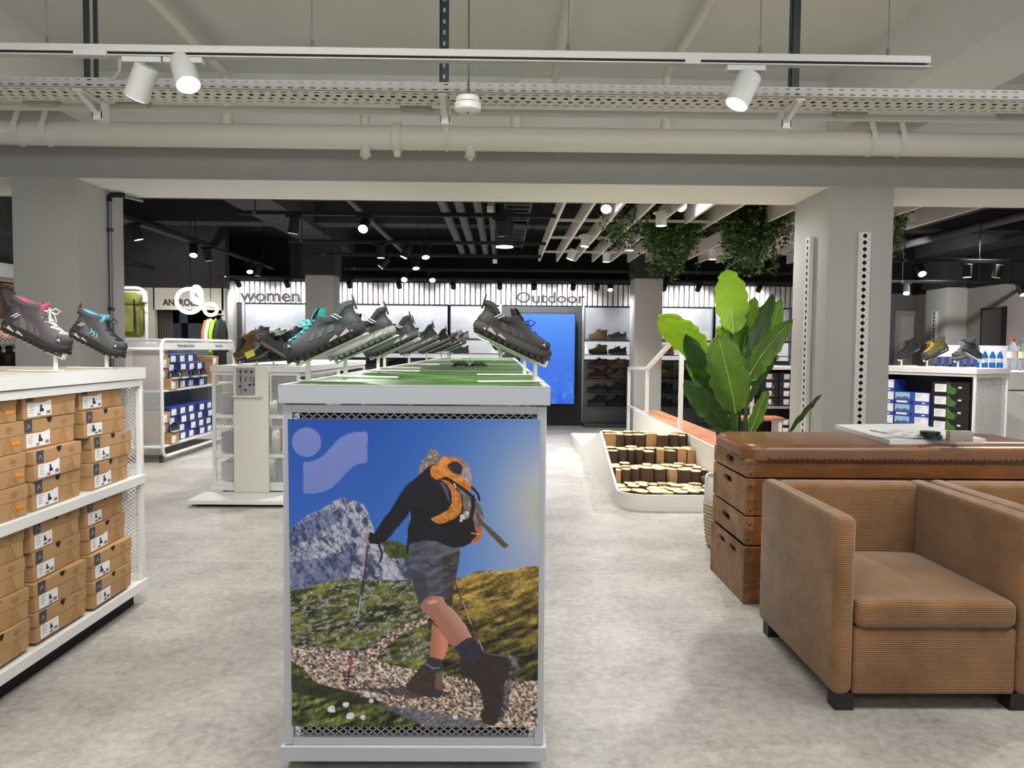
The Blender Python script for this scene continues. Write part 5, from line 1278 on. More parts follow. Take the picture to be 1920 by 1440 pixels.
# ------------------------------------------------------------------ wheeled shoe rack (left middle)
XC = -3.54
yc0, yc1 = PX(299, 760, XC).y+.06, 10.2
ct = thing('wheeled_shoe_rack', 'white wheeled rack with mesh end full of brown and blue shoeboxes', 'shoe rack', (XC, yc0, 0))
zt = P(306, 637, yc0).z; zbm = P(306, 857, yc0).z; Lr = yc1-yc0; Wd = .62
def loop_rect(x, y0, y1, z0, z1, r):
    pts = []
    for cy, cz, a0 in ((y1-r, z1-r, 0), (y0+r, z1-r, PI/2), (y0+r, z0+r, PI), (y1-r, z0+r, 1.5*PI)):
        for k in range(6): a = a0+k/5*PI/2; pts.append((x, cy+r*math.cos(a), cz+r*math.sin(a)))
    return pts
for x in (0, -Wd): obj('frame_loop', MB().tube(loop_rect(x, 0, Lr, zbm, zt, .09), .018, 8, closed=True), WHITE, ct)
for k, (y, z) in enumerate(((0, zt-.1), (0, zbm+.1), (Lr, zt-.1), (Lr, zbm+.1))): obj('cross_tube', MB().tube([(0, y, z), (-Wd, y, z)], .016, 8), WHITE, ct)
mb = MB(); lattice(mb, -Wd+.02, -.02, zbm+.02, zt-.02, .030, .020, .005, .003, Tr(0, .02, 0)); obj('mesh_end', mb, WHITE, ct, 'stuff', smooth=False)
mb = MB(); lattice(mb, .05, Lr-.05, zbm+.05, zt-.05, .06, .04, .006, .003, Tr(-Wd/2, 0, 0) @ Rz(PI/2)); obj('mesh_divider', mb, M('grey_mesh', (120, 126, 134), .5), ct, 'stuff', smooth=False)
obj('divider_board', MB().box(-Wd/2-.012, -Wd/2-.006, .05, Lr-.05, zbm+.05, zt-.05), M('slate_back', (96, 104, 116), .6), ct)
zh = PX(340, 656, XC).z
obj('header_sign', MB().rbox(-.012, .002, .05, Lr-.02, zh, zt-.025, .004, 1), PAPER, ct)
Tt = Matrix(((0, 0, 1, .004), (1, 0, 0, 0), (0, 1, 0, 0), (0, 0, 0, 1)))
o = text('header_text', 'Wasserschuhe Kinder', .052, PAPERE, ct, Tr(.0, .62, zh+.03) @ Tt, .001, bold=.001)
o = text('header_text', 'Hausschuhe', .052, PAPERE, ct, Tr(.0, 1.62, zh+.03) @ Tt, .001, bold=.001)
zsh = [PX(302, 733, XC).z, PX(302, 838, XC).z]
for z in zsh: obj('shelf', MB().rbox(-Wd+.02, -.0, .03, Lr-.03, z-.02, z, .004, 1), WHITE, ct)
for y in (.06, Lr-.06):
    for x in (-.04, -Wd+.04):
        obj('caster', MB().cyl((x-.012, y, .034), (x+.012, y, .034), .034, n=16).box(x-.016, x+.016, y-.01, y+.01, .05, zbm), STEELD, ct)
# the small kids' boxes: brown and blue
def mini_box(label, col, pos, w_, h_, d_, patch=None, group=None, lidc=None):
    t = thing('kids_shoebox', label, 'shoebox', pos, PI/2, group)
    obj('body', MB().rbox(-w_/2, w_/2, .001, d_, 0, h_*.86, .002, 1), col, t)
    obj('lid', MB().rbox(-w_/2-.002, w_/2+.002, -.001, d_+.002, h_*.55, h_, .002, 1), lidc or col, t)
    obj('size_label', MB().box(-w_*.44, w_*.04, -.003, .0, h_*.10, h_*.80), PAPER, t)
    b = MB(); pict_boot(b, -w_*.10, h_*.30, h_*.16, -.0032); obj('label_print', b, INK, t)
    if patch: obj('picture_print', MB().box(w_*.08, w_*.46, -.003, 0, h_*.1, h_*.95), patch, t)
    return t
NAVYP = M('navy_picture', (40, 44, 84), .5)
sy0 = .07
for si, z in enumerate(zsh):
    nm = ('upper', 'lower')[si]
    for k in range(4 if si == 0 else 3):
        mini_box('brown kids shoebox, %s in left stack, %s shelf of wheeled rack' % (['bottom', 'second', 'third', 'top'][k], nm), CARD, (XC-.03-.02*(k % 2)+(.05 if k == 0 else 0), yc0+sy0+.10+(.1 if k == 0 else 0), z+k*.115), .20, .113, .27, group='kids shoeboxes')
    for c in range(4 if si == 0 else 5):
        for k in range(4 if si == 0 else 4):
            if si == 0 and k == 3 and c > 2: continue
            mini_box('blue kids shoebox, %s row, %s stack, %s shelf of wheeled rack' % (['bottom', 'second', 'third', 'top'][k], ['first', 'second', 'third', 'fourth', 'fifth'][c], nm), BLUEBOX, (XC-.04-.012*((k*7+c) % 3), yc0+sy0+.36+c*.262, z+k*.095), .255, .093, .27, NAVYP, 'kids shoeboxes', None)
    if si == 0:
        for k in range(3): mini_box('brown kids shoebox, %s of the far stack on the upper shelf of wheeled rack' % ['bottom', 'middle', 'top'][k], CARD, (XC-.04, yc0+1.62, z+k*.115), .2, .113, .27, group='kids shoeboxes')
for i, (y, z, c, l) in enumerate(((.32, zsh[0]+.10, c_blk, 'dark kids shoe with white sole on the upper rack shelf, leftmost'), (.56, zsh[0]+.10, c_olive, 'green and yellow kids shoe on the upper rack shelf'), (.86, zsh[0]+.10, c_navy, 'blue kids shoe on the upper rack shelf, third'), (1.1, zsh[0]+.10, c_red, 'dark red kids shoe on the upper rack shelf, rightmost'), (.30, zsh[1]+.115, c_navy, 'navy kids shoe lying on a brown box on the lower rack shelf'))):
    cc = list(c); cc[2] = (210, 210, 208)
    s = shoe(l, 'low', cc, 'kids shoes on the wheeled rack', full=False); s.location = (XC+.03, yc0+y-.11, z+.003); s.rotation_euler = (0, 0, PI/2+.2); s.scale = (.78,)*3
# ------------------------------------------------------------------ backpack stand at far left
Yb = 10.6
ba, bb_ = P(200, 536, Yb), P(274, 540, Yb)
bs = thing('backpack_stand', 'white tube stand with sign board holding hiking backpacks at far left', 'display stand', (bb_.x, Yb, 0))
w_ = bb_.x-ba.x
pts = [(0, 0, .05), (0, 0, bb_.z-.14)]+[(-.14+.14*math.cos(a), 0, bb_.z-.14+.14*math.sin(a)) for a in np.linspace(.2, PI/2, 6)]+[(-w_, 0, bb_.z)]
obj('tube_frame', MB().tube(pts, .022, 8), WHITE, bs)
obj('foot', MB().rbox(-w_, .03, -.25, .25, 0, .05, .006, 1), WHITE, bs)
z0_, z1_ = P(260, 567, Yb).z, P(260, 547, Yb).z
obj('sign_board', MB().rbox(-w_, .03, -.06, -.03, z0_, z1_, .003, 1), M('cream_board', (214, 212, 196), .6), bs)
obj('hook', MB().tube([(-.25, 0, z0_-.05), (-.02, -.12, z0_-.05), (.05, -.12, z0_-.05)], .006, 6), STEEL, bs)
OL = M('olive_pack', (110, 114, 46), .8, var=.2, vs=8, bump=.3, bs=30)
bz = P(258, 632, Yb).z
def pack(label, x, y, z, col, accent):
    t = thing('backpack', label, 'backpack', (x, y, z), group='hiking backpacks')
    rows = []
    for zz, a, b_ in ((0, .10, .08), (.03, .14, .11), (.2, .155, .13), (.36, .15, .13), (.44, .13, .11)): rows.append([(a*math.copysign(abs(math.cos(q))**.6, math.cos(q)), b_*math.copysign(abs(math.sin(q))**.6, math.sin(q)), zz) for q in [2*PI*j/20 for j in range(20)]])
    mb = MB().grid(rows, closed=True, flip=True); mb.add(rows[0], [tuple(range(19, -1, -1))]); mb.add(rows[-1], [tuple(range(20))]); mb.f[-2] = mb.f[-2][::-1]
    obj('body', mb, col, t)
    obj('lid', MB().rbox(-.15, .15, -.15, .13, .42, .60, .06, 3), col, t)
    obj('front_pocket', MB().rbox(-.10, .10, -.17, -.10, .06, .34, .03, 2), col, t)
    obj('strap', MB().box(-.11, -.09, -.16, -.15, .1, .5).box(.09, .11, -.16, -.15, .1, .5), BLACKM, t)
    obj('price_label', MB().box(-.09, -.03, -.178, -.172, .06, .30), PAPER, t)
    return t
pack('olive green hiking backpack with white label on the tube stand', bb_.x-.17, Yb-.05, bz, OL, None)
pack('orange hiking backpack partly hidden behind the front left pillar', bb_.x-.50, Yb, bz, M('orange_pack', (214, 104, 50), .8), None)

# ------------------------------------------------------------------ left edge: water bottles and shelf seen under the pink-lined boot
sh_ = thing('bottle_shelf', 'white shelf with mesh back under the left wall poster, behind the left display', 'shelf', (-5.2, 8.0, 0))
obj('board', MB().rbox(-1.2, .72, -.2, .2, .985, 1.01, .003, 1), WHITE, sh_); obj('upper_board', MB().rbox(-1.2, .72, -.2, .2, 1.24, 1.26, .003, 1), WHITE, sh_)
mb = MB(); lattice(mb, -1.2, .7, 1.01, 1.5, .05, .035, .006, .003, Tr(0, .2, 0)); obj('mesh_back', mb, WHITE, sh_, 'stuff', smooth=False)
for x in (-1.18, .7): obj('leg', MB().box(x-.02, x+.02, -.18, .18, 0, 1.25), WHITE, sh_)
DB = M('dark_flask', (48, 46, 42), .35, .3)
for i, px in enumerate((-3, 18, 36)):
    p = P(px, 690, 7.95)
    t = thing('drinking_flask', 'dark steel drinking flask at the left photo edge, %s of three' % ['leftmost', 'middle', 'rightmost'][i], 'flask', (p.x, 7.95, 1.0115), group='dark flasks')
    obj('body', MB().lathe([(.055, 0), (.06, .02), (.06, .12), (.03, .155), (.03, .165)], 18), DB, t); obj('cap', MB().lathe([(.033, .165), (.033, .2), (.02, .21)], 14), BLACKM, t)

# ------------------------------------------------------------------ right rear table, boxes, bottles
th_ = math.radians(58)
cr = P(1832, 691, 7.0)
def TR(u, v, z=0.):     # u along the long side (to back left), v into the table
    return Vector((cr.x-u*math.cos(th_)+v*math.sin(th_)*1.0, 7.0+u*math.sin(th_)+v*math.cos(th_), z))
zrt = cr.z
rt_ = gondola('display_table', 'white gondola table at right with blue and black shoeboxes, behind the right pillar', -.9, .9, -.32, .32, zrt, zb_=.06, mesh_faces=('E',), shelf_z=(.36,), pit=(.036, .024), mw=.007, back=BLACK)
rt_.location = TR(.9, .32); rt_.rotation_euler = (0, 0, -th_)
obj('end_shade_sheet', MB().box(.835, .84, -.28, .28, .12, zrt-.08), BLACK, rt_)  # black sheet added to stand in for shade behind the end mesh
obj('inner_back', MB().box(-.86, .86, -.08, -.07, .1, zrt-.06), BLACK, rt_)
RN = ['bottom', 'second', 'third', 'top']
GRP = M('green_flash', (66, 112, 44), .5)
def photo_box(label, u, z, kind, group):
    t = thing('blue_shoebox' if kind == 'b' else 'black_shoebox', label, 'shoebox', TR(u, .03, z), -th_, group)
    c = BLUEBOX if kind == 'b' else BLACKBOX
    w2 = .175
    obj('body', MB().rbox(-w2, w2, 0, .24, 0, .118, .002, 1), c, t)
    if kind == 'b':
        obj('picture_print', MB().box(-w2+.004, -w2+.155, -.0015, .0, .045, .114), SKYBOX, t); obj('picture_print', MB().prism([(-w2+.004, -.0015, .045), (-w2+.155, -.0015, .045), (-w2+.155, -.0015, .06), (-w2+.11, -.0015, .078), (-w2+.07, -.0015, .064), (-w2+.03, -.0015, .075)], (0, -.0006, 0)), M('slate_print', (90, 96, 120), .6), t)
        obj('white_strip', MB().box(-w2+.02, -w2+.13, -.0016, 0, .012, .032), PAPER, t)
        obj('size_label', MB().box(w2-.14, w2-.004, -.0018, 0, .035, .116), PAPER, t)
        pr = MB()
        for i in range(3): pr.box(w2-.13, w2-.07-.012*i, -.0024, -.0017, .1-.014*i, .104-.014*i)
        pr.box(w2-.03, w2-.012, -.0024, -.0017, .1, .106); obj('label_print', pr, PAPERE, t, 'stuff')
        obj('thumb_hole', MB().cyl((.0, -.001, .02), (.0, -.0022, .02), .012, n=12), DARK, t)
        obj('price_dot', MB().box(w2-.07, w2-.04, -.0018, 0, .01, .022), PAPER, t)
    else:
        obj('size_label', MB().box(-w2+.03, -w2+.14, -.0018, 0, .02, .095), PAPER, t)
        pr = MB()
        for i in range(4): pr.box(-w2+.04, -w2+.12-.01*i, -.0024, -.0017, .08-.014*i, .083-.014*i)
        obj('label_print', pr, PAPERE, t, 'stuff')
        obj('picture_print', MB().prism([(-w2+.15, -.001, .004), (-w2+.22, -.001, .0), (-w2+.24, -.001, .05), (-w2+.19, -.001, .07), (-w2+.16, -.001, .112), (-w2+.145, -.001, .112)], (0, -.0006, 0)), GRP, t)
        obj('price_dot', MB().box(w2-.10, w2-.07, -.0018, 0, .06, .075), PAPER, t)
    return t
for k in range(5):
    z = .362+k*.1195
    if z+.12 > zrt-.06: break
    photo_box('black shoebox with green flash, %s of the stack beside the right table post' % (['bottom', 'second', 'third', 'fourth', 'fifth'][k]), .25, z, 'k', 'shoeboxes on the right rear table')
    for c in range(3):
        if k == 4 and c == 0: continue
        photo_box('blue shoebox, %s row of the %s stack on right rear table' % (['bottom', 'second', 'third', 'fourth', 'top'][k], ['nearest', 'middle', 'farthest'][c]), .62+c*.36, z, 'b', 'shoeboxes on the right rear table')
for k, c, l, px, yaw, s in (('boot', c_blk, 'black navy hiking boot beside the right pillar on the right table', 1690, PI+.25, 1.0), ('boot', c_olive, 'olive hiking boot with yellow laces on the right rear table', 1738, PI+.1, 1.08), ('boot', c_greyb, 'grey hiking boot with pale laces, rightmost boot on right rear table', 1796, PI+.15, 1.08)):
    u = [.84, .50, .20][['black', 'olive', 'grey '].index(l[:5])]
    d = ray(px, 690); 
    q = TR(u, .30)
    q = CAM+d*(q.y/d.y)
    show(shoe(l, k, c, 'boots on the right rear table'), q.x, q.y, zrt, yaw, 'white shoe stand under the ' + ' '.join(l.split()[:3]) + ' at right', sc_=s*.92, tilt=TL-.02)
q = P(1838, 690, 7.15)
show(shoe('black shoe lying on a stand behind the rightmost grey boot', 'low', c_blk, full=False), q.x, 7.15, zrt, .3, 'white shoe stand behind the rightmost grey boot', sc_=.8)
# counter behind with water bottles
yk = 8.6
ka, kb = P(1740, 692, yk), P(2000, 692, yk)
kz = ka.z-.004
kt = thing('white_counter', 'long white counter behind the right table carrying water bottles', 'counter', ((ka.x+kb.x)/2, yk+.1, 0))
hw = (kb.x-ka.x)/2
obj('worktop', MB().rbox(-hw, hw, -.3, .3, kz-.04, kz, .004, 1), WHITE, kt); obj('carcass', MB().box(-hw+.02, hw-.02, -.26, .28, 0, kz-.04), M('counter_grey', (190, 188, 184), .6), kt)
sb = thing('rear_shelf_board', 'pale board standing behind the blue water packs at right', 'board', (P(1838, 660, yk+.45).x, yk+.47, kz))
obj('board', MB().rbox(-.55, .85, 0, .03, 0, P(1838, 648, yk+.45).z-kz, .003, 1), M('pale_lilac_board', (200, 200, 212), .6), sb)
BLU = M('blue_pack_print', (70, 104, 214), .5); 
for i in range(6):
    p = P(1752+13.5*i, 692, yk-.1)
    t = thing('blue_carton', 'small blue and grey carton, %s in the row of six' % ['first', 'second', 'third', 'fourth', 'fifth', 'sixth'][i], 'carton', (p.x, yk-.1, kz), group='row of blue cartons')
    obj('body', MB().rbox(-.039, .039, -.06, .06, 0, .15, .002, 1), M('lilac_grey_carton', (158, 150, 164), .6), t); obj('blue_panel', MB().box(-.005, .038, -.063, -.06, .0, .14), BLU, t); obj('finger_hole', MB().cyl((-.02, -.0602, .05), (-.02, -.063, .05), .013, n=10), DARK, t)
WB = M('blue_water_jug', (34, 110, 190), .15, trans=.35); CLR = M('clear_bottle', (226, 232, 236), .08, trans=.85); LABB = M('bottle_label', (214, 226, 232), .5)
def bottle(label, x, y, z, s, bm_, cap, lab, group):
    t = thing('water_bottle', label, 'bottle', (x, y, z), group=group)
    obj('body', MB().lathe([(.036*s, 0), (.044*s, .01*s), (.044*s, .09*s), (.040*s, .10*s), (.044*s, .11*s), (.044*s, .19*s), (.034*s, .235*s), (.016*s, .268*s), (.015*s, .285*s)], 18), bm_, t)
    obj('cap', MB().lathe([(.018*s, .278*s), (.018*s, .302*s), (.015*s, .305*s)], 14), cap, t)
    obj('label', MB().lathe([(.0446*s, .115*s), (.0446*s, .18*s)], 18), lab, t)
    return t
CAPW = M('white_cap', (236, 238, 240), .4); CAPR = M('red_cap', (214, 40, 44), .4); CAPB = M('blue_cap', (70, 130, 214), .4); LABG = M('green_label', (206, 220, 180), .5); LABR = M('red_label', (224, 200, 206), .5)
for i in range(4):
    p = P(1832+14*i, 692, yk-.06)
    bottle('blue water bottle in the wrapped pack right of the cartons, %s of four' % ['first', 'second', 'third', 'last'][i], p.x, yk-.06, kz, .74, WB, CAPW, LABB, 'blue water bottles on the white counter')
p = P(1897, 692, yk-.02); bottle('large clear bottle with red cap on the white counter', p.x, yk-.02, kz, 1.17, CLR, CAPR, LABR, 'large bottles')
p = P(1919, 692, yk-.12); bottle('large clear bottle with blue cap and green label at the right edge', p.x, yk-.12, kz, 1.17, CLR, CAPB, LABG, 'large bottles')
# counter at the right edge
q0 = P(1886, 697, 8.0)
wc = thing('service_counter', 'white counter front with dark groove at the right photo edge', 'counter', (q0.x, 8.0, 0))
obj('front', MB().rbox(0, 1.2, 0, .3, .02, q0.z, .01, 2), M('counter_white', (206, 204, 200), .5), wc); obj('groove', MB().box(.0, 1.2, -.003, .0, q0.z-.20, q0.z-.19), DARK, wc)
obj('light_band', MB().prism([(.06+.02*i, -.004, q0.z-.215-.0035*i*i*.3) for i in range(8)]+[(.2, -.004, q0.z-.205), (.06, -.004, q0.z-.205)], (0, .004, 0)), WHITE, wc)

# ------------------------------------------------------------------ black shoebox fixture between plant and right pillar
yf = 9.4
fa_, fb_ = P(1425, 690, yf), P(1490, 690, yf)
ft = thing('white_table', 'white topped shelf unit with black shoeboxes between plant and right pillar', 'display table', (fa_.x, yf, 0))
wz = fb_.x-fa_.x; fz = P(1440, 687, yf).z
obj('top_slab', MB().rbox(-.1, wz+.6, 0, .6, fz-.04, fz, .003, 1), WHITE, ft); obj('back_board', MB().box(-.1, wz+.6, .35, .38, .05, fz-.04), BLACK, ft)
zm = P(1450, 762, yf).z
obj('shelf', MB().box(-.1, wz+.6, .02, .6, zm-.03, zm), M('shelf_grey', (170, 170, 172), .5), ft); obj('base', MB().box(-.1, wz+.6, .03, .6, 0, .08), WHITE, ft)
for x in (-.1, wz+.56): obj('side_post', MB().box(x, x+.04, .01, .05, .05, fz-.04), WHITE, ft)
for c in range(3):
    for s_ in range(2):
        for k in range(4 if s_ == 0 else 3):
            if s_ == 1 and c == 0 and k > 0: continue
            z = (zm if s_ == 0 else .09)+k*.104
            if s_ == 0 and z+.1 > fz-.03: continue
            t = thing('black_shoebox', 'black shoebox, %s in %s column, %s shelf beside the plant' % (RN[k], ['left', 'middle', 'right'][c], ['upper', 'lower'][s_]), 'shoebox', (fa_.x+.14+c*.22, yf+.04, z+.001), group='black shoeboxes beside the plant')
            obj('body', MB().rbox(-.105, .105, 0, .3, 0, .1, .002, 1), BLACKBOX, t); obj('size_label', MB().box(-.045, .025, -.003, 0, .02, .085), PAPER, t); obj('picture_print', MB().box(.015, .05, -.0035, 0, .015, .05), M('rust_print', (150, 96, 84), .6), t)
s = shoe('brown leather boot on the black shoebox unit beside the plant', 'boot', c_brown, full=False); q = P(1466, 687, yf+.2); s.location = (q.x-.02, yf+.25, fz+.09); s.rotation_euler = (0, .35, PI-.3)
STAND0_ = dup(STAND0, label='white shoe stand under the brown boot beside the plant'); STAND0_.location = (q.x-.22, yf+.28, fz); STAND0_.rotation_euler = (0, 0, PI-.3)
bt_ = thing('orange_bench', 'low bench with orange wood seat seen through the plant stems', 'bench', (P(1416, 770, 9.0).x, 9.0, 0))
obj('seat', MB().rbox(-.3, .3, -.15, .15, .42, .46, .01, 2), RO, bt_)
for x in (-.26, .26): obj('leg', MB().box(x-.02, x+.02, -.12, .12, 0, .42), WHITE, bt_)

# ------------------------------------------------------------------ shoes on the wall
rowsn = ['top row', 'second row', 'third row', 'fourth row', 'fifth row', 'bottom row']
pal = [c_brown, c_greyb, c_red, c_olive, c_navy, c_blk, c_tan, c_lgrey]
wallsh = []
spec = [(1122, [c_brown, c_olive, c_red, c_red, c_navy, c_navy], 'left shoe of bay beside the screen', 'bbbblb'), (1158, [c_navy, c_navy, c_brown, c_brown, c_navy, c_blk], 'right shoe of bay beside the screen', 'llbbbb'),
        (1247, [c_tan, c_tan, c_olive, c_olive, c_blk, c_blk], 'first shoe right of the right rear pillar', 'bblbbl'), (1288, [None, None, None, c_blk, c_blk, c_blk], 'second shoe right of the right rear pillar', 'llllll'),
        (489, [c_blk, None, None, None, None, None], 'left shoe under the word women', 'b'), (521, [c_lgrey, None, None, None, None, None], 'middle shoe under the word women', 'l'), (555, [c_blk, None, None, None, None, None], 'right shoe under the word women', 'b'),
        (862, [c_lgrey, c_lgrey, None, None, None, None], 'shoe left of the blue screen', 'll'), (800, [None, c_lgrey, c_blk, None, None, None], 'shoe in the middle bay behind the turf tables', 'lll'), (700, [None, c_greyb, c_navy, None, None, None], 'shoe beside the left rear pillar', 'lll'), (745, [None, c_navy, c_blk, None, None, None], 'shoe right of the left rear pillar', 'lll'), (905, [None, None, c_red, None, None, None], 'lone shoe below the blue laced one', 'l'), (1395, [c_blk, c_lgrey, None, None, None, None], 'shoe behind the plant', 'lb'), (1440, [c_lgrey, c_brown, None, None, None, None], 'shoe between plant and right pillar', 'lb')]
for px, cols, where, kinds in spec:
    for k, c in enumerate(cols):
        if c is None: continue
        kd = 'boot' if kinds[min(k, len(kinds)-1)] == 'b' else 'low'
        s = shoe('%s, %s on the rear shoe wall' % (where, rowsn[k]), kd, c, 'shoes on the rear shoe wall', full=False)
        p = P(px, 640, YF-.14)
        s.location = (p.x+.14, YF-.14, zs[k]+.004); s.rotation_euler = (0, 0, PI+R.uniform(-.12, .12))

# ------------------------------------------------------------------ ring lamps
NEON = M('ring_light_tube', (255, 252, 240), .4, emis=2.0)
def ringlamp(label, c, rings, group=None):
    t = thing('ring_pendant', label, 'pendant lamp', c, 0, group)
    for r, off, rot in rings:
        T = Tr(*off) @ Euler(rot, 'XYZ').to_matrix().to_4x4()
        obj('light_ring', MB().tube([T @ Vector((r*math.cos(a), 0, r*math.sin(a))) for a in np.linspace(0, 2*PI, 37)[:-1]], .023, 8, closed=True), NEON, t)
    obj('cord', MB().tube([(0, 0, .1), (0, 0, 3.0-c[2])], .005, 5), BLACKM, t); obj('canopy', MB().cyl((0, 0, 3.0-c[2]), (0, 0, 3.1-c[2]), .06, n=14), BLACKM, t)
Yl = 9.4
p = P(357, 563, Yl); k = Yl/FP
ringlamp('pendant of interlocked glowing rings in front of the fitting room sign', p, [(22*k, (-2*k, 0, -1*k), (.1, .1, .3)), (14*k, (9*k, .05, 12*k), (.15, .5, -.5)), (8*k, (10*k, .02, -1*k), (1.15, .4, .1))])
p = P(395, 580, 10.5)
ringlamp('smaller glowing ring pendant above the hanging jackets', p, [(11*.0073, (0, 0, 0), (.3, .3, .4))])
# ------------------------------------------------------------------ services on the front ceiling
TRW = M('track_white', (184, 184, 182), .5)
# perforated cable tray
Ya, Yb2 = 3.50, 3.70
za = P(960, 174.5, Ya).z
tz0, tz1 = P(960, 174.5, Ya).z, P(960, 156, Ya).z
ctr = thing('cable_tray', 'long perforated white cable tray crossing under the front ceiling', 'cable tray', (0, 0, 0))
XA, XB = -3.2, 3.4
pitch = .0495
def slotted(mb, plane, lo, hi, rows, L, th=.0015):
    """strip from lo to hi (z or y) with rows of slots [(centre, half height, phase, half length)]"""
    def quad(x0, x1, a, b):
        if plane == 'z': mb.box(x0, x1, Ya, Ya+th, a, b)
        else: mb.box(x0, x1, a, b, tz0, tz0+th)
    cur = lo
    for c, hh, ph, hl in rows:
        quad(XA, XB, cur, c-hh); x = XA+ph
        quad(XA, x-hl, c-hh, c+hh)
        while x < XB-pitch:
            quad(x+hl, x+pitch-hl, c-hh, c+hh); x += pitch
        quad(x+hl, XB, c-hh, c+hh); cur = c+hh
    quad(XA, XB, cur, hi)
b = MB(); slotted(b, 'z', tz0, tz1, [(tz0+.012, .0035, .02, .012), (tz0+.034, .003, .02, .010)], 0)
obj('front_side', b, TRW, ctr, smooth=False)
obj('rear_side', MB().box(XA, XB, Yb2-.0015, Yb2, tz0, tz1), TRW, ctr)
b = MB(); slotted(b, 'y', Ya, Yb2, [(Ya+.03, .006, .03, .014), (Ya+.075, .013, .02, .010), (Ya+.125, .013, .045, .010), (Ya+.17, .006, .03, .014)], 0)
obj('tray_floor', b, M('tray_cream', (226, 224, 214), .5), ctr, smooth=False)
obj('cables', MB().tube([(XA, Ya+.06, tz0+.02), (XB, Ya+.07, tz0+.02)], .012, 6).tube([(XA, Ya+.11, tz0+.018), (XB, Ya+.1, tz0+.018)], .014, 6).tube([(XA, Ya+.15, tz0+.02), (XB, Ya+.15, tz0+.02)], .010, 6), BLACKM, ctr)
for i, px in enumerate((167, 833, 1487)):
    p = P(px, 100, 3.62)
    mt_ = STEELD
    b = MB(); x = p.x
    if i == 1:
        b.box(x-.021, x-.018, 3.60, 3.64, tz0, ZC).box(x+.018, x+.021, 3.60, 3.64, tz0, ZC); zz = tz0+.02
        while zz < ZC-.05: b.box(x-.018, x+.018, 3.618, 3.621, zz, zz+.03); b.box(x-.018, x-.006, 3.618, 3.621, zz+.03, zz+.05); b.box(x+.006, x+.018, 3.618, 3.621, zz+.03, zz+.05); zz += .05
    else:
        b.box(x-.014, x+.014, 3.60, 3.603, tz0, ZC).box(x-.014, x-.011, 3.6, 3.64, tz0, ZC).box(x+.02, x+.032, 3.62, 3.64, tz0, ZC)
    obj('hanger_channel', b, STEELD, ctr)
    # cantilever bracket under the tray
    c = MB(); q = P((178, 836, 1483)[i], 222, 3.72)
    s = (-1, 0, 1)[i]
    c.box(x-.02, x+.02, Ya+.01, Ya+.24, tz0-.012, tz0-.002)
    c.prism([(x+s*.0-.012, Ya+.02, tz0-.012), (x+.012, Ya+.02, tz0-.012), (x+.012, Ya+.24, tz0-.075), (x-.012, Ya+.24, tz0-.075)], (0, 0, -.006))
    c.box(x-.022, x-.018, Ya+.18, Ya+.25, tz0-.085, tz0-.002).box(x+.018, x+.022, Ya+.18, Ya+.25, tz0-.085, tz0-.002).box(x-.022, x+.022, Ya+.18, Ya+.184, tz0-.085, tz0-.05).box(x-.022, x+.03, Ya+.18, Ya+.25, tz0-.088, tz0-.085)
    obj('bracket', c, WHITE, ctr)
cdt = thing('conduit', 'thin white conduit running just behind the perforated tray', 'conduit', (0, 0, 0))
yq = 3.86; zq = P(960, 212, yq).z
obj('tube', MB().tube([(-3.4, yq, zq), (0, yq, zq), (3.6, yq, zq)], .018, 8), M('cream_paint', (216, 214, 204), .6), cdt)
for i, px in enumerate((78, 250, 780, 1595, 1905)):
    p = P(px, 201, yq-.03)
    obj('junction_box', MB().rbox(p.x-.075, p.x+.075, yq-.06, yq+.03, zq-.006, zq+.03, .004, 1), M('junction_grey', (178, 178, 170), .6), cdt)
# sprinkler pipe
PW = M('pipe_white', (214, 211, 202), .5)
Yp = 5.14; rp = .078
zl, zr = P(0, 251, Yp).z, P(1920, 271, Yp).z; zpp = (zl+zr)/2
sp = thing('sprinkler_pipe', 'thick white sprinkler main pipe running across above the big beam', 'pipe', (0, Yp, zpp))
obj('main_pipe', MB().tube([(-5, 0, 0), (0, 0, 0), (5, 0, 0)], rp, 24), PW, sp)
xc = P(745, 256, Yp).x
obj('pipe_coupling', MB().cyl((xc-.025, 0, 0), (xc+.025, 0, 0), rp+.016, n=24).box(xc-.02, xc+.02, -.02, .02, rp, rp+.045).box(xc-.02, xc+.02, -.02, .02, -rp-.045, -rp), PW, sp)
obj('pipe_ring', MB().cyl((xc+.14, 0, 0), (xc+.16, 0, 0), rp+.004, n=24), PW, sp)
for px, zz, yy in ((425, 1, 0), (968, 1, 0), (1250, 1, 0)):
    p = P(px, 200, Yp); x = p.x; zu = P(px, 140, Yp).z-zpp
    if px == 968:
        x3 = P(1040, 150, Yp).x; zu = P(1000, 152, Yp).z-zpp
        pts = [(x, 0, rp*.8), (x, 0, zu-.03), (x+.03, 0, zu), (x3-.03, 0, zu), (x3, -.03, zu+.02), (x3+.0, -.3, zu+.04), (x3, -4, zu+.05)]
    else: pts = [(x, 0, rp*.8), (x, 0, zu-.05), (x-.0, -.02, zu-.01), (x, -.06, zu+.005), (x, -4, zu+.02)]
    obj('branch_pipe', MB().tube(pts, .030, 12).cyl((x, 0, rp+.02), (x, 0, rp+.06), .036, n=14).cyl((x, 0, rp-.01), (x, 0, rp+.02), .04, n=14), PW, sp)
for px in (686, 882):
    x = P(px, 285, Yp).x
    obj('drain_stub', MB().cyl((x, -.02, -rp*.7), (x, -.02, -rp-.035), .032, n=14).cyl((x, -.02, -rp-.035), (x, -.02, -rp-.05), .036, n=14).cyl((x, -.02, -rp-.05), (x, -.02, -rp-.068), .018, n=6), PW, sp)
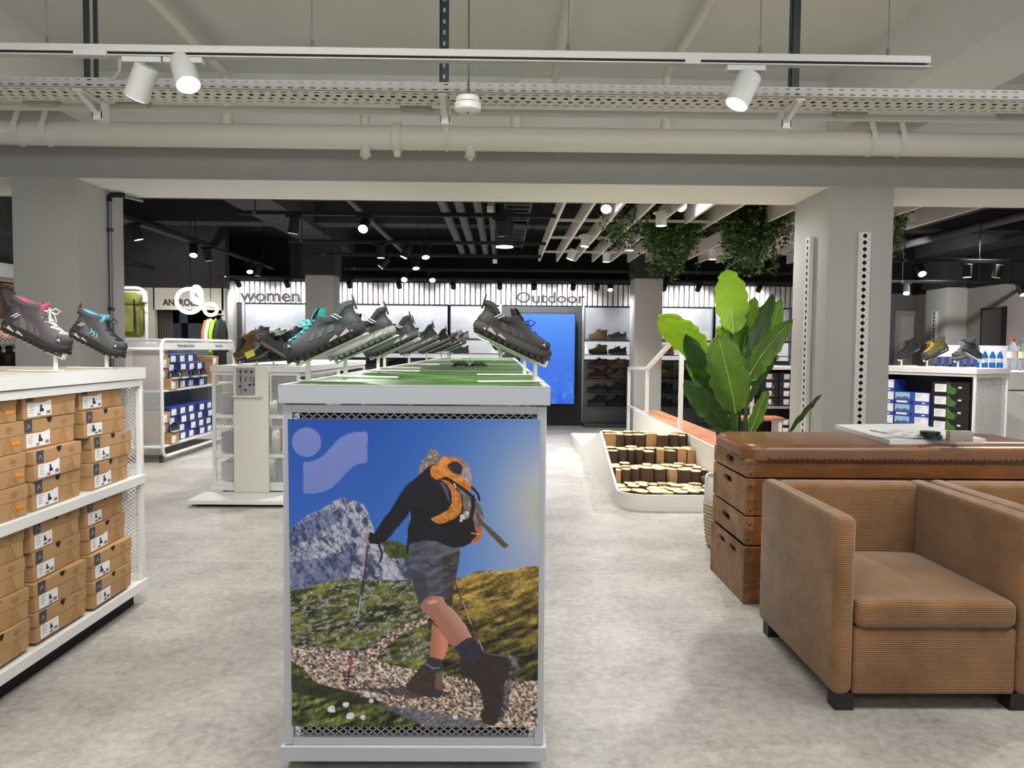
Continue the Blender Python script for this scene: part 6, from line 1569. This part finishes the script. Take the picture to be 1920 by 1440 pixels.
x = P(684, 228, Yp).x; obj('capped_stub', MB().cyl((x, 0, rp*.8), (x, 0, rp+.05), .028, n=14).cyl((x, 0, rp+.05), (x, 0, rp+.065), .034, n=14), PW, sp)
for px in (40, 92, 1630, 1685, 838):
    x = P(px, 240, Yp).x
    c = MB().tube([(x, (rp+.003)*math.cos(a), (rp+.003)*math.sin(a)) for a in np.linspace(0, 2*PI, 25)[:-1]], .006, 6, closed=True)
    c.box(x-.018, x+.018, -rp-.006, -rp-.001, -.02, rp*.7).prism([(x-.018, -rp-.004, rp*.5), (x+.018, -rp-.004, rp*.5), (x+.018, -.04, rp+.055), (x-.018, -.04, rp+.055)], (0, .005, 0))
    obj('pipe_clamp', c, PW, sp)
for px, py in ((1735, 150), (1832, 158)):
    p = P(px, py, 4.6); 
    tag(obj('ceiling_anchor', MB().box(p.x-.012, p.x+.012, 4.59, 4.61, p.z-.06, ZC).box(p.x-.035, p.x+.035, 4.58, 4.62, p.z+.01, p.z+.022), STEEL), 'small steel anchor under the right beam, %s of two' % ('left' if px < 1800 else 'right'), 'bracket')
cb_ = tag(obj('loose_cable', MB().tube([P(212, 95, 3.3), P(224, 112, 3.35), P(224, 132, 3.4), P(213, 148, 3.5)], .006, 6), PW), 'loose pale cable bent between track and tray at upper left', 'cable')
# smoke detector
p = P(877, 200, 3.3)
sd = thing('smoke_detector', 'round white smoke detector hanging in front of the cable tray', 'smoke detector', p)
obj('body', MB().lathe([(.0, -.028), (.03, -.027), (.054, -.016), (.058, -.004), (.056, .012)], 28), WHITE, sd); obj('base', MB().lathe([(.05, .015), (.05, .036), (.046, .04)], 28), WHITE, sd); obj('gap_ring', MB().lathe([(.0505, .011), (.0505, .016)], 28), DARK, sd)
obj('sensor_dot', MB().cyl((0, -.008, -.0275), (0, -.008, -.030), .005, n=10), INK, sd); obj('hanger_rod', MB().tube([(0, .05, .03), (0, .05, ZC-p.z)], .004, 6), STEEL, sd); obj('hanger_arm', MB().box(-.012, .012, 0, .06, .038, .044), STEEL, sd)
# suspended light track
Yt = 3.02
ta, tb = P(-60, 94, Yt), P(1741, 112, Yt)
zt_ = (P(400, 99, Yt).z+P(1300, 108, Yt).z)/2
tk = thing('light_track', 'white suspended light track crossing the top of the photo', 'light track', (0, Yt, zt_))
obj('track_body', MB().rbox(-3.2, tb.x, -.018, .018, -.0105, .018, .002, 1), TRW, tk)
obj('track_lip', MB().box(-3.2, tb.x, -.018, .018, -.0245, -.020), TRW, tk)
obj('track_groove', MB().box(-3.2, tb.x-.02, -.0172, .0172, -.0202, -.0100), DARK, tk)
for px in (88, 585, 1065, 1425, 1665):
    x = P(px, 90, Yt).x
    obj('suspension_wire', MB().tube([(x, 0, .02), (x, 0, ZC-zt_)], .0016, 5).cyl((x, 0, .018), (x, 0, .05), .006, .004, 8).box(x-.03, x+.03, -.006, .006, .016, .02), STEEL, tk)
obj('joint_cover', MB().rbox(P(142, 100, Yt).x, P(205, 100, Yt).x, -.021, .021, -.026, .0, .002, 1), TRW, tk)
obj('joint_cover', MB().rbox(P(1283, 105, Yt).x, P(1312, 105, Yt).x, -.0195, .0195, -.026, .012, .002, 1), TRW, tk)
# spotlights
LENSW = LENS
def spot(label, top, aim, col, r=.043, ln=.13, lit=True, group=None, watt=0, deg=60, name='track_spotlight', stem=.05, adapter=True, lens=None):
    t = thing(name, label, 'spotlight', top, 0, group)
    a = Vector(aim).normalized()
    if adapter: obj('adapter', MB().rbox(-.075, .075, -.017, .017, -.022, 0, .002, 1), col, t)
    piv = Vector((0, 0, -.022-stem))
    obj('stem', MB().cyl((0, 0, -.02), piv, .009, n=10), col, t)
    c0 = piv-a*ln*.35+a.cross(Vector((0, 1, 0))).normalized()*0; c1 = c0+a*ln
    obj('head', MB().cyl(c0, c1, r, n=24).cyl(c0-a*.004, c0, r*.9, r, 24), col, t)
    obj('lens', MB().cyl(c1, c1+a*.0015, r*.9, n=24), lens or (LENSW if lit else LENSD), t)
    if watt:
        p = Vector(top)+c1+a*.03; lamp_spot(p, p+a, watt, deg, .6, r*.8)
    return t
for i, (px, py, aim, l, w_) in enumerate(((268, 108, (-.42, .22, -.75), 'white track spotlight showing only its lens edge, left one of the upper left pair', 30), (345, 104, (.36, -.40, -.9), 'white track spotlight glowing towards the viewer, right one of the pair at upper left', 60), (1398, 120, (-.38, -.1, -.8), 'white track spotlight alone near the right end of the light track', 45))):
    p = P(px, py, Yt)
    spot(l, (p.x, Yt, zt_-.0255), aim, LAMPW, .046, .125, True, 'white track spotlights', w_, 60, stem=(.055 if i != 1 else .02))
# ------------------------------------------------------------------ black tracks and spots in the rear hall
def xtrack(label, Y, px0, px1, py, hang=True):
    a, b_ = P(px0, py, Y), P(px1, py, Y); z = P(940, py, Y).z
    t = thing('black_light_track', label, 'light track', ((a.x+b_.x)/2, Y, z)); hw = (b_.x-a.x)/2
    obj('track_body', MB().rbox(-hw, hw, -.018, .018, -.018, .018, .002, 1), BLACKM, t)
    for k in range(3):
        x = -hw+.15+(2*hw-.3)*k/2; obj('hanger', MB().cyl((x, 0, .018), (x, 0, 3.1-z), .005, n=6), BLACKM, t)
    obj('end_clip', MB().box(-hw+.13, -hw+.16, -.0195, -.017, -.01, .01), STEEL, t); return z
T1 = xtrack('nearest black light track across the rear hall, below the beam edge', 7.0, 447, 1043, 404)
T2 = xtrack('second black light track from the front in the rear hall', 8.8, 541, 1024, 456)
T3 = xtrack('third black light track from the front in the rear hall', 10.0, 586, 1015, 480)
T4 = xtrack('fourth black light track from the front, reaching behind the white slats', 11.0, 645, 1488, 506.5)
T5 = xtrack('rearmost black light track lighting the white slat wall', 11.7, 405, 1500, 524)
T6 = xtrack('black light track on the right, above the grey far pillar', 8.6, 1672, 2000, 480)
T7 = xtrack('rear black light track on the right, level with the grey wall top', 10.6, 1672, 2000, 520)
td = thing('black_light_track', 'black light track running front to back at the left of rear hall', 'light track', (-3.55, 9, T1))
obj('track_body', MB().rbox(-.018, .018, -2.2, 3.0, -.018, .018, .002, 1), BLACKM, td)
for y in (-2, 0, 2.5): obj('hanger', MB().cyl((0, y, .018), (0, y, 3.1-T1), .005, n=6), BLACKM, td)
td2 = thing('black_light_track', 'black light track at the far left, left of the front left pillar', 'light track', (-5.2, 9, T1-.05))
obj('track_body', MB().rbox(-.018, .018, -3, 2.5, -.018, .018, .002, 1), BLACKM, td2)
def bspot(label, px, py, Y, aim, lit, watt=0, z=None, r=.045, ln=.14, deg=80, x=None):
    p = P(px, py, Y); zz = p.z if z is None else z-.018
    return spot(label, (p.x if x is None else x, Y, zz), aim, BLACKM, r, ln, lit, 'black spotlights in the rear hall', watt, deg)
bs_ = [(552, 7.0, (-.15, .1, -.9), 0, T1, 'dark spotlight hanging from the nearest black track, lens turned away', 60),
 (684, 7.0, (-.03, -.65, -.5), 1, T1, 'bright spotlight facing the viewer under the beam edge, left of centre', 60),
 (938, 7.0, (.1, .3, -.9), 0, T1, 'dark spotlight on the nearest black track, right of the round lamp', 90),
 (714, 8.8, (0, 0, -1), 0, T2, 'short downlight on the second track, first from the left', 50), (763, 8.8, (-.35, -.1, -.8), 0, T2, 'dark spotlight on the second track leaning left', 50), (797, 8.8, (.1, -.35, -.8), 1, T2, 'lit spotlight on the second track, rightmost of the cluster', 60),
 (722, 10.0, (-.5, -.05, -.6), 0, T3, 'dark spotlight on the third track, sharply leaning', 50), (779, 10.0, (.1, -.3, -.8), 1, T3, 'lit spotlight on the third track at the cluster centre', 70),
 (759, 11.0, (.0, -.6, -.6), 1, T4, 'lit spotlight on the fourth track, left of a lit pair', 60), (810, 11.0, (.1, -.5, -.6), 1, T4, 'lit spotlight on the fourth track, right of a lit pair', 60)]
for px, Y, aim, lit, z, l, w_ in bs_: bspot(l, px, 500, Y, aim, lit, w_, z)
for i, (px, lit) in enumerate(((446, 0), (538, 0), (655, 0), (748, 0), (850, 0), (937, 0), (1001, 0), (1075, 0), (1120, 0), (1144, 1), (1246, 0), (1310, 0), (1424, 0))):
    bspot('wall washer spotlight on the rearmost track, %s from the left' % ['first', 'second', 'third', 'fourth', 'fifth', 'sixth', 'seventh', 'eighth', 'ninth', 'tenth', 'eleventh', 'twelfth', 'thirteenth'][i], px, 524, 11.7, (0, .8, -.58) if not lit else (0, -.5, -.7), lit, 40 if px != 1120 else 0, T5, .04, .10, 110)
for i, (y, aim, lit, l) in enumerate(((7.55, (.2, .1, -.9), 0, 'dark spotlight on the left front-to-back track, nearest'), (8.95, (.12, -.45, -.8), 1, 'lit spotlight on the left front-to-back track, front one'), (9.35, (.1, .2, -.9), 0, 'dark spotlight beside the front lit one on the left track'), (10.9, (.2, -.45, -.8), 1, 'lit spotlight on the left front-to-back track, rear one'), (11.3, (-.2, .1, -.9), 0, 'dark spotlight at the rear end of the left track'))):
    bspot(l, 0, 0, y, aim, lit, 60, T1, x=-3.55)
for px, Y, aim, lit, z, l in ((1725, 8.6, (-.05, -.55, -.6), 1, T6, 'bright spotlight right of the front right pillar'), (1814, 8.6, (0, 0, -1), 0, T6, 'short downlight on the right track, middle'), (1872, 8.6, (-.1, .2, -.9), 0, T6, 'dark spotlight on the right track, rightmost'), (1701, 10.6, (-.2, -.4, -.7), 1, T7, 'lit spotlight on the rear right track beside the pillar'), (1915, 10.6, (.1, -.4, -.7), 1, T7, 'lit spotlight on the rear right track at the photo edge')):
    bspot(l, px, 500, Y, aim, lit, 50, z)
p = P(946, 462, 8.8)
dl = thing('round_downlight', 'round white ceiling lamp with glowing rim among the black tracks', 'ceiling lamp', (p.x, 8.8, p.z))
obj('housing', MB().cyl((0, 0, .0), (0, 0, .5), .10, n=24), M('dark_housing', (50, 50, 52), .5), dl); obj('diffuser', MB().cyl((0, 0, -.012), (0, 0, 0), .098, n=24), LENSD, dl)
lamp_spot((p.x, 8.8, p.z-.05), (p.x, 8.8, 0), 90, 120, .8, .08)
for px, py, Y, l in ((919, 392, 6.9, 'small white sensor box on the black ceiling tray, front'), (928, 490, 9.5, 'small white sensor box on the black ceiling tray, rear')):
    q = P(px, py, Y); t = thing('sensor_box', l, 'sensor', q); obj('case', MB().rbox(-.028, .028, -.02, .02, -.025, .025, .004, 1), WHITE, t); obj('rod', MB().cyl((0, 0, .02), (0, 0, 3.1-q.z), .004, n=6), BLACKM, t)
# ------------------------------------------------------------------ white baffle grid with hanging greenery
BZ = P(1078, 491, 11.0).z
bf = thing('ceiling_baffle_grid', 'white baffle slat grid hung under the black ceiling at right', 'ceiling baffles', (0, 0, BZ))
x0 = P(1011, 490, 11.0).x; bp_ = .2535
BFW = M('baffle_white', (206, 200, 194), .6)
for i in range(15):
    x = x0+i*bp_
    if i == 7 or i == 13: continue
    obj('slat', MB().rbox(x-.014, x+.014, 6.35, 11.0, 0, .16, .003, 1), BFW, bf)
for y in (7.56, 8.75, 10.05): obj('cross_bar', MB().box(x0-.01, x0+14*bp_+.02, y-.012, y+.012, .01, .035), BFW, bf)
for x in (x0+.4, x0+3.1):
    for y in (6.8, 10.6): obj('hanger', MB().cyl((x, y, .15), (x, y, 3.1-BZ), .004, n=6), STEEL, bf)
for i, (px, py, Y, aim, lit, l) in enumerate(((1137, 392, 7.1, (-.1, -.6, -.6), 1, 'bright white spotlight between the baffles, left one near the beam'), (1240, 396, 7.1, (0, 0, -1), 0, 'white downlight hanging near the beam beside the front greenery'), (1271, 390, 7.2, (.25, -.6, -.5), 1, 'bright white spotlight facing the viewer above the front greenery'), (1098, 440, 8.6, (-.12, -.05, -.9), 0, 'white downlight under the left baffles, front one'), (1073, 474, 9.9, (-.3, 0, -.8), 0, 'white downlight under the left baffles, rear one'), (1181, 446, 8.9, (0, 0, -1), 0, 'white downlight under the middle baffles, front one'), (1137, 478, 10.1, (0, 0, -1), 0, 'white downlight under the middle baffles, rear one'), (1336, 478, 9.6, (0, 0, -1), 0, 'white downlight between the two greenery clumps'))):
    q = P(px, py, Y)
    spot(l, (q.x, Y, BZ+.03 if not lit else q.z+.12), aim, WHITE, .05, .13, lit, 'white spotlights among the baffles', 90, 100, stem=max(.02, BZ+.03-q.z-.05) if not lit else .05, lens=None if lit else M('lens_medium', (255, 250, 240), .3, emis=4))
LFm = [M('ivy_%d' % i, c, .6) for i, c in enumerate(((44, 74, 26), (64, 100, 34), (30, 52, 22), (92, 134, 48)))]
VB = M('ivy_stem', (60, 56, 34), .8)
def ivy(label, px0, px1, py0, py1, Y0, Y1, n, seed, tails):
    rr = random.Random(seed); c = P((px0+px1)/2, py0, (Y0+Y1)/2)
    t = thing('hanging_ivy', label, 'hanging plant', c, 0, 'hanging greenery under the baffles')
    lv, st = MB(), MB()
    for k in range(n):
        px = rr.uniform(px0, px1); Y = rr.uniform(Y0, Y1); u = (px-px0)/(px1-px0)
        zt = P(px, py0, (Y0+Y1)/2).z+rr.uniform(-.05, .12); yl = py0+(py1-py0)*(.35+.65*math.sin(PI*(u*.8+.15))**1.5)*rr.uniform(.45, 1.0)
        if rr.random() < tails: yl = py1+rr.uniform(-6, 6)
        zb2 = P(px, yl, (Y0+Y1)/2).z; x = P(px, py0, Y).x
        pts = []; m_ = max(4, int((zt-zb2)/.06))
        for i in range(m_+1):
            f = i/m_; pts.append(Vector((x+.03*math.sin(f*4+k)+rr.uniform(-.012, .012), Y+.03*math.cos(f*3+k), zt+(zb2-zt)*f))-c)
        st.tube(pts, .0025, 3)
        for i in range(int((zt-zb2)/.016)):
            f = rr.random(); q = pts[min(m_, int(f*m_))]+Vector((rr.gauss(0, .022), rr.gauss(0, .022), rr.gauss(0, .02)))
            s = rr.uniform(.016, .034); E = Euler((rr.uniform(-1, 1), rr.uniform(-1, 1), rr.uniform(0, 6.3))).to_matrix().to_4x4(); T = Tr(*q) @ E
            lv.add([(0, 0, 0), (s*.6, s*.7, .004), (0, s*1.7, 0), (-s*.6, s*.7, .004)], [(0, 1, 2, 3)], rr.choice((0, 0, 1, 1, 2, 3)), T)
    obj('vines', st, VB, t, 'stuff'); obj('foliage', lv, LFm, t, 'stuff', smooth=False)
ivy('thin ivy trailing along the left baffles under the front bright spot', 1128, 1222, 396, 470, 7.3, 8.6, 90, 3, .04)
ivy('dense green hanging clump beside the white downlight, left of the plant', 1212, 1316, 404, 524, 7.6, 8.3, 190, 5, .06)
ivy('dense dark hanging clump above the tall plant, nearest the right pillar', 1358, 1456, 404, 520, 7.4, 8.2, 200, 8, .10)
ivy('sparse ivy strands at the edge of the right pillar', 1456, 1486, 402, 470, 7.2, 7.8, 14, 12, .1)
ivy('narrow ivy strand hanging right of the front right pillar', 1676, 1694, 392, 480, 6.9, 7.3, 14, 14, .5)
# ------------------------------------------------------------------ perforated strips on pillars, pipe on the left pillar
def perf_strip(label, x, y, z0, z1, w_, pitch, axis, parent=None):
    """clover-hole shelving strip; axis 'y' faces -y, 'x' faces -x"""
    t = thing('perforated_strip', label, 'wall rail', (x, y, z0))
    T = Matrix.Identity(4) if axis == 'y' else Rz(-PI/2)
    obj('rail_body', MB().rbox(-w_/2, w_/2, -.032, 0, 0, z1-z0, .002, 1, 0, T), WHITE, t)
    h = MB(); z = .05; r = w_*.115; n = 0
    while z < z1-z0-.02:
        for dx, dz in ((r*.8, 0), (-r*.8, 0), (0, r*.8), (0, -r*.8)): h.cyl((dx, -.0325, z+dz), (dx, -.031, z+dz), r*.95, n=8, T=T)
        for sx in (-1, 1): h.cyl((sx*w_*.33, -.0325, z+pitch/2), (sx*w_*.33, -.031, z+pitch/2), r*.33, n=6, T=T)
        z += pitch
    obj('clover_holes', h, INK, t, 'stuff', smooth=False)
za_, zb_2 = P(1618, 435, 5.49).z, 0.25
perf_strip('white perforated strip on the front face of the right pillar', P(1620, 435, 5.5).x, 5.512, zb_2, za_, .086, .0477, 'y')
yy = PX(1515, 600, 2.32).y
perf_strip('white perforated strip on the inner side of the right pillar', 2.333, yy, zb_2, PX(1514, 447, 2.32).z, .086, .0477, 'x')
q = P(1752, 584, 12.28)
perf_strip('small perforated strip on the far right grey pillar', 6.968, 12.28, .3, q.z, .12, .06, 'x')
yv = PX(208, 480, -2.98).y
zj = P(206, 364, yv).z
ec = thing('electrical_conduit', 'metal conduit down the left pillar with black elbow at the top', 'conduit', (-2.984, yv, 0))
obj('tube', MB().tube([(0, 0, .02), (0, 0, zb-.07)], .014, 10), STEEL, ec)
obj('elbow', MB().tube([(0, 0, zb-.085), (0, 0, zb-.05), (.01, .01, zb-.034), (.05, .05, zb-.026), (.075, .075, zb-.026)], .02, 10), BLACKM, ec)
obj('top_tube', MB().tube([(.06, .06, zb-.026), (.12, 6.2-yv, zb-.026)], .014, 10), STEEL, ec)
for z in (.6, 1.5, 2.1): obj('clip', MB().box(-.016, .016, -.022, .022, z, z+.025), STEELD, ec)
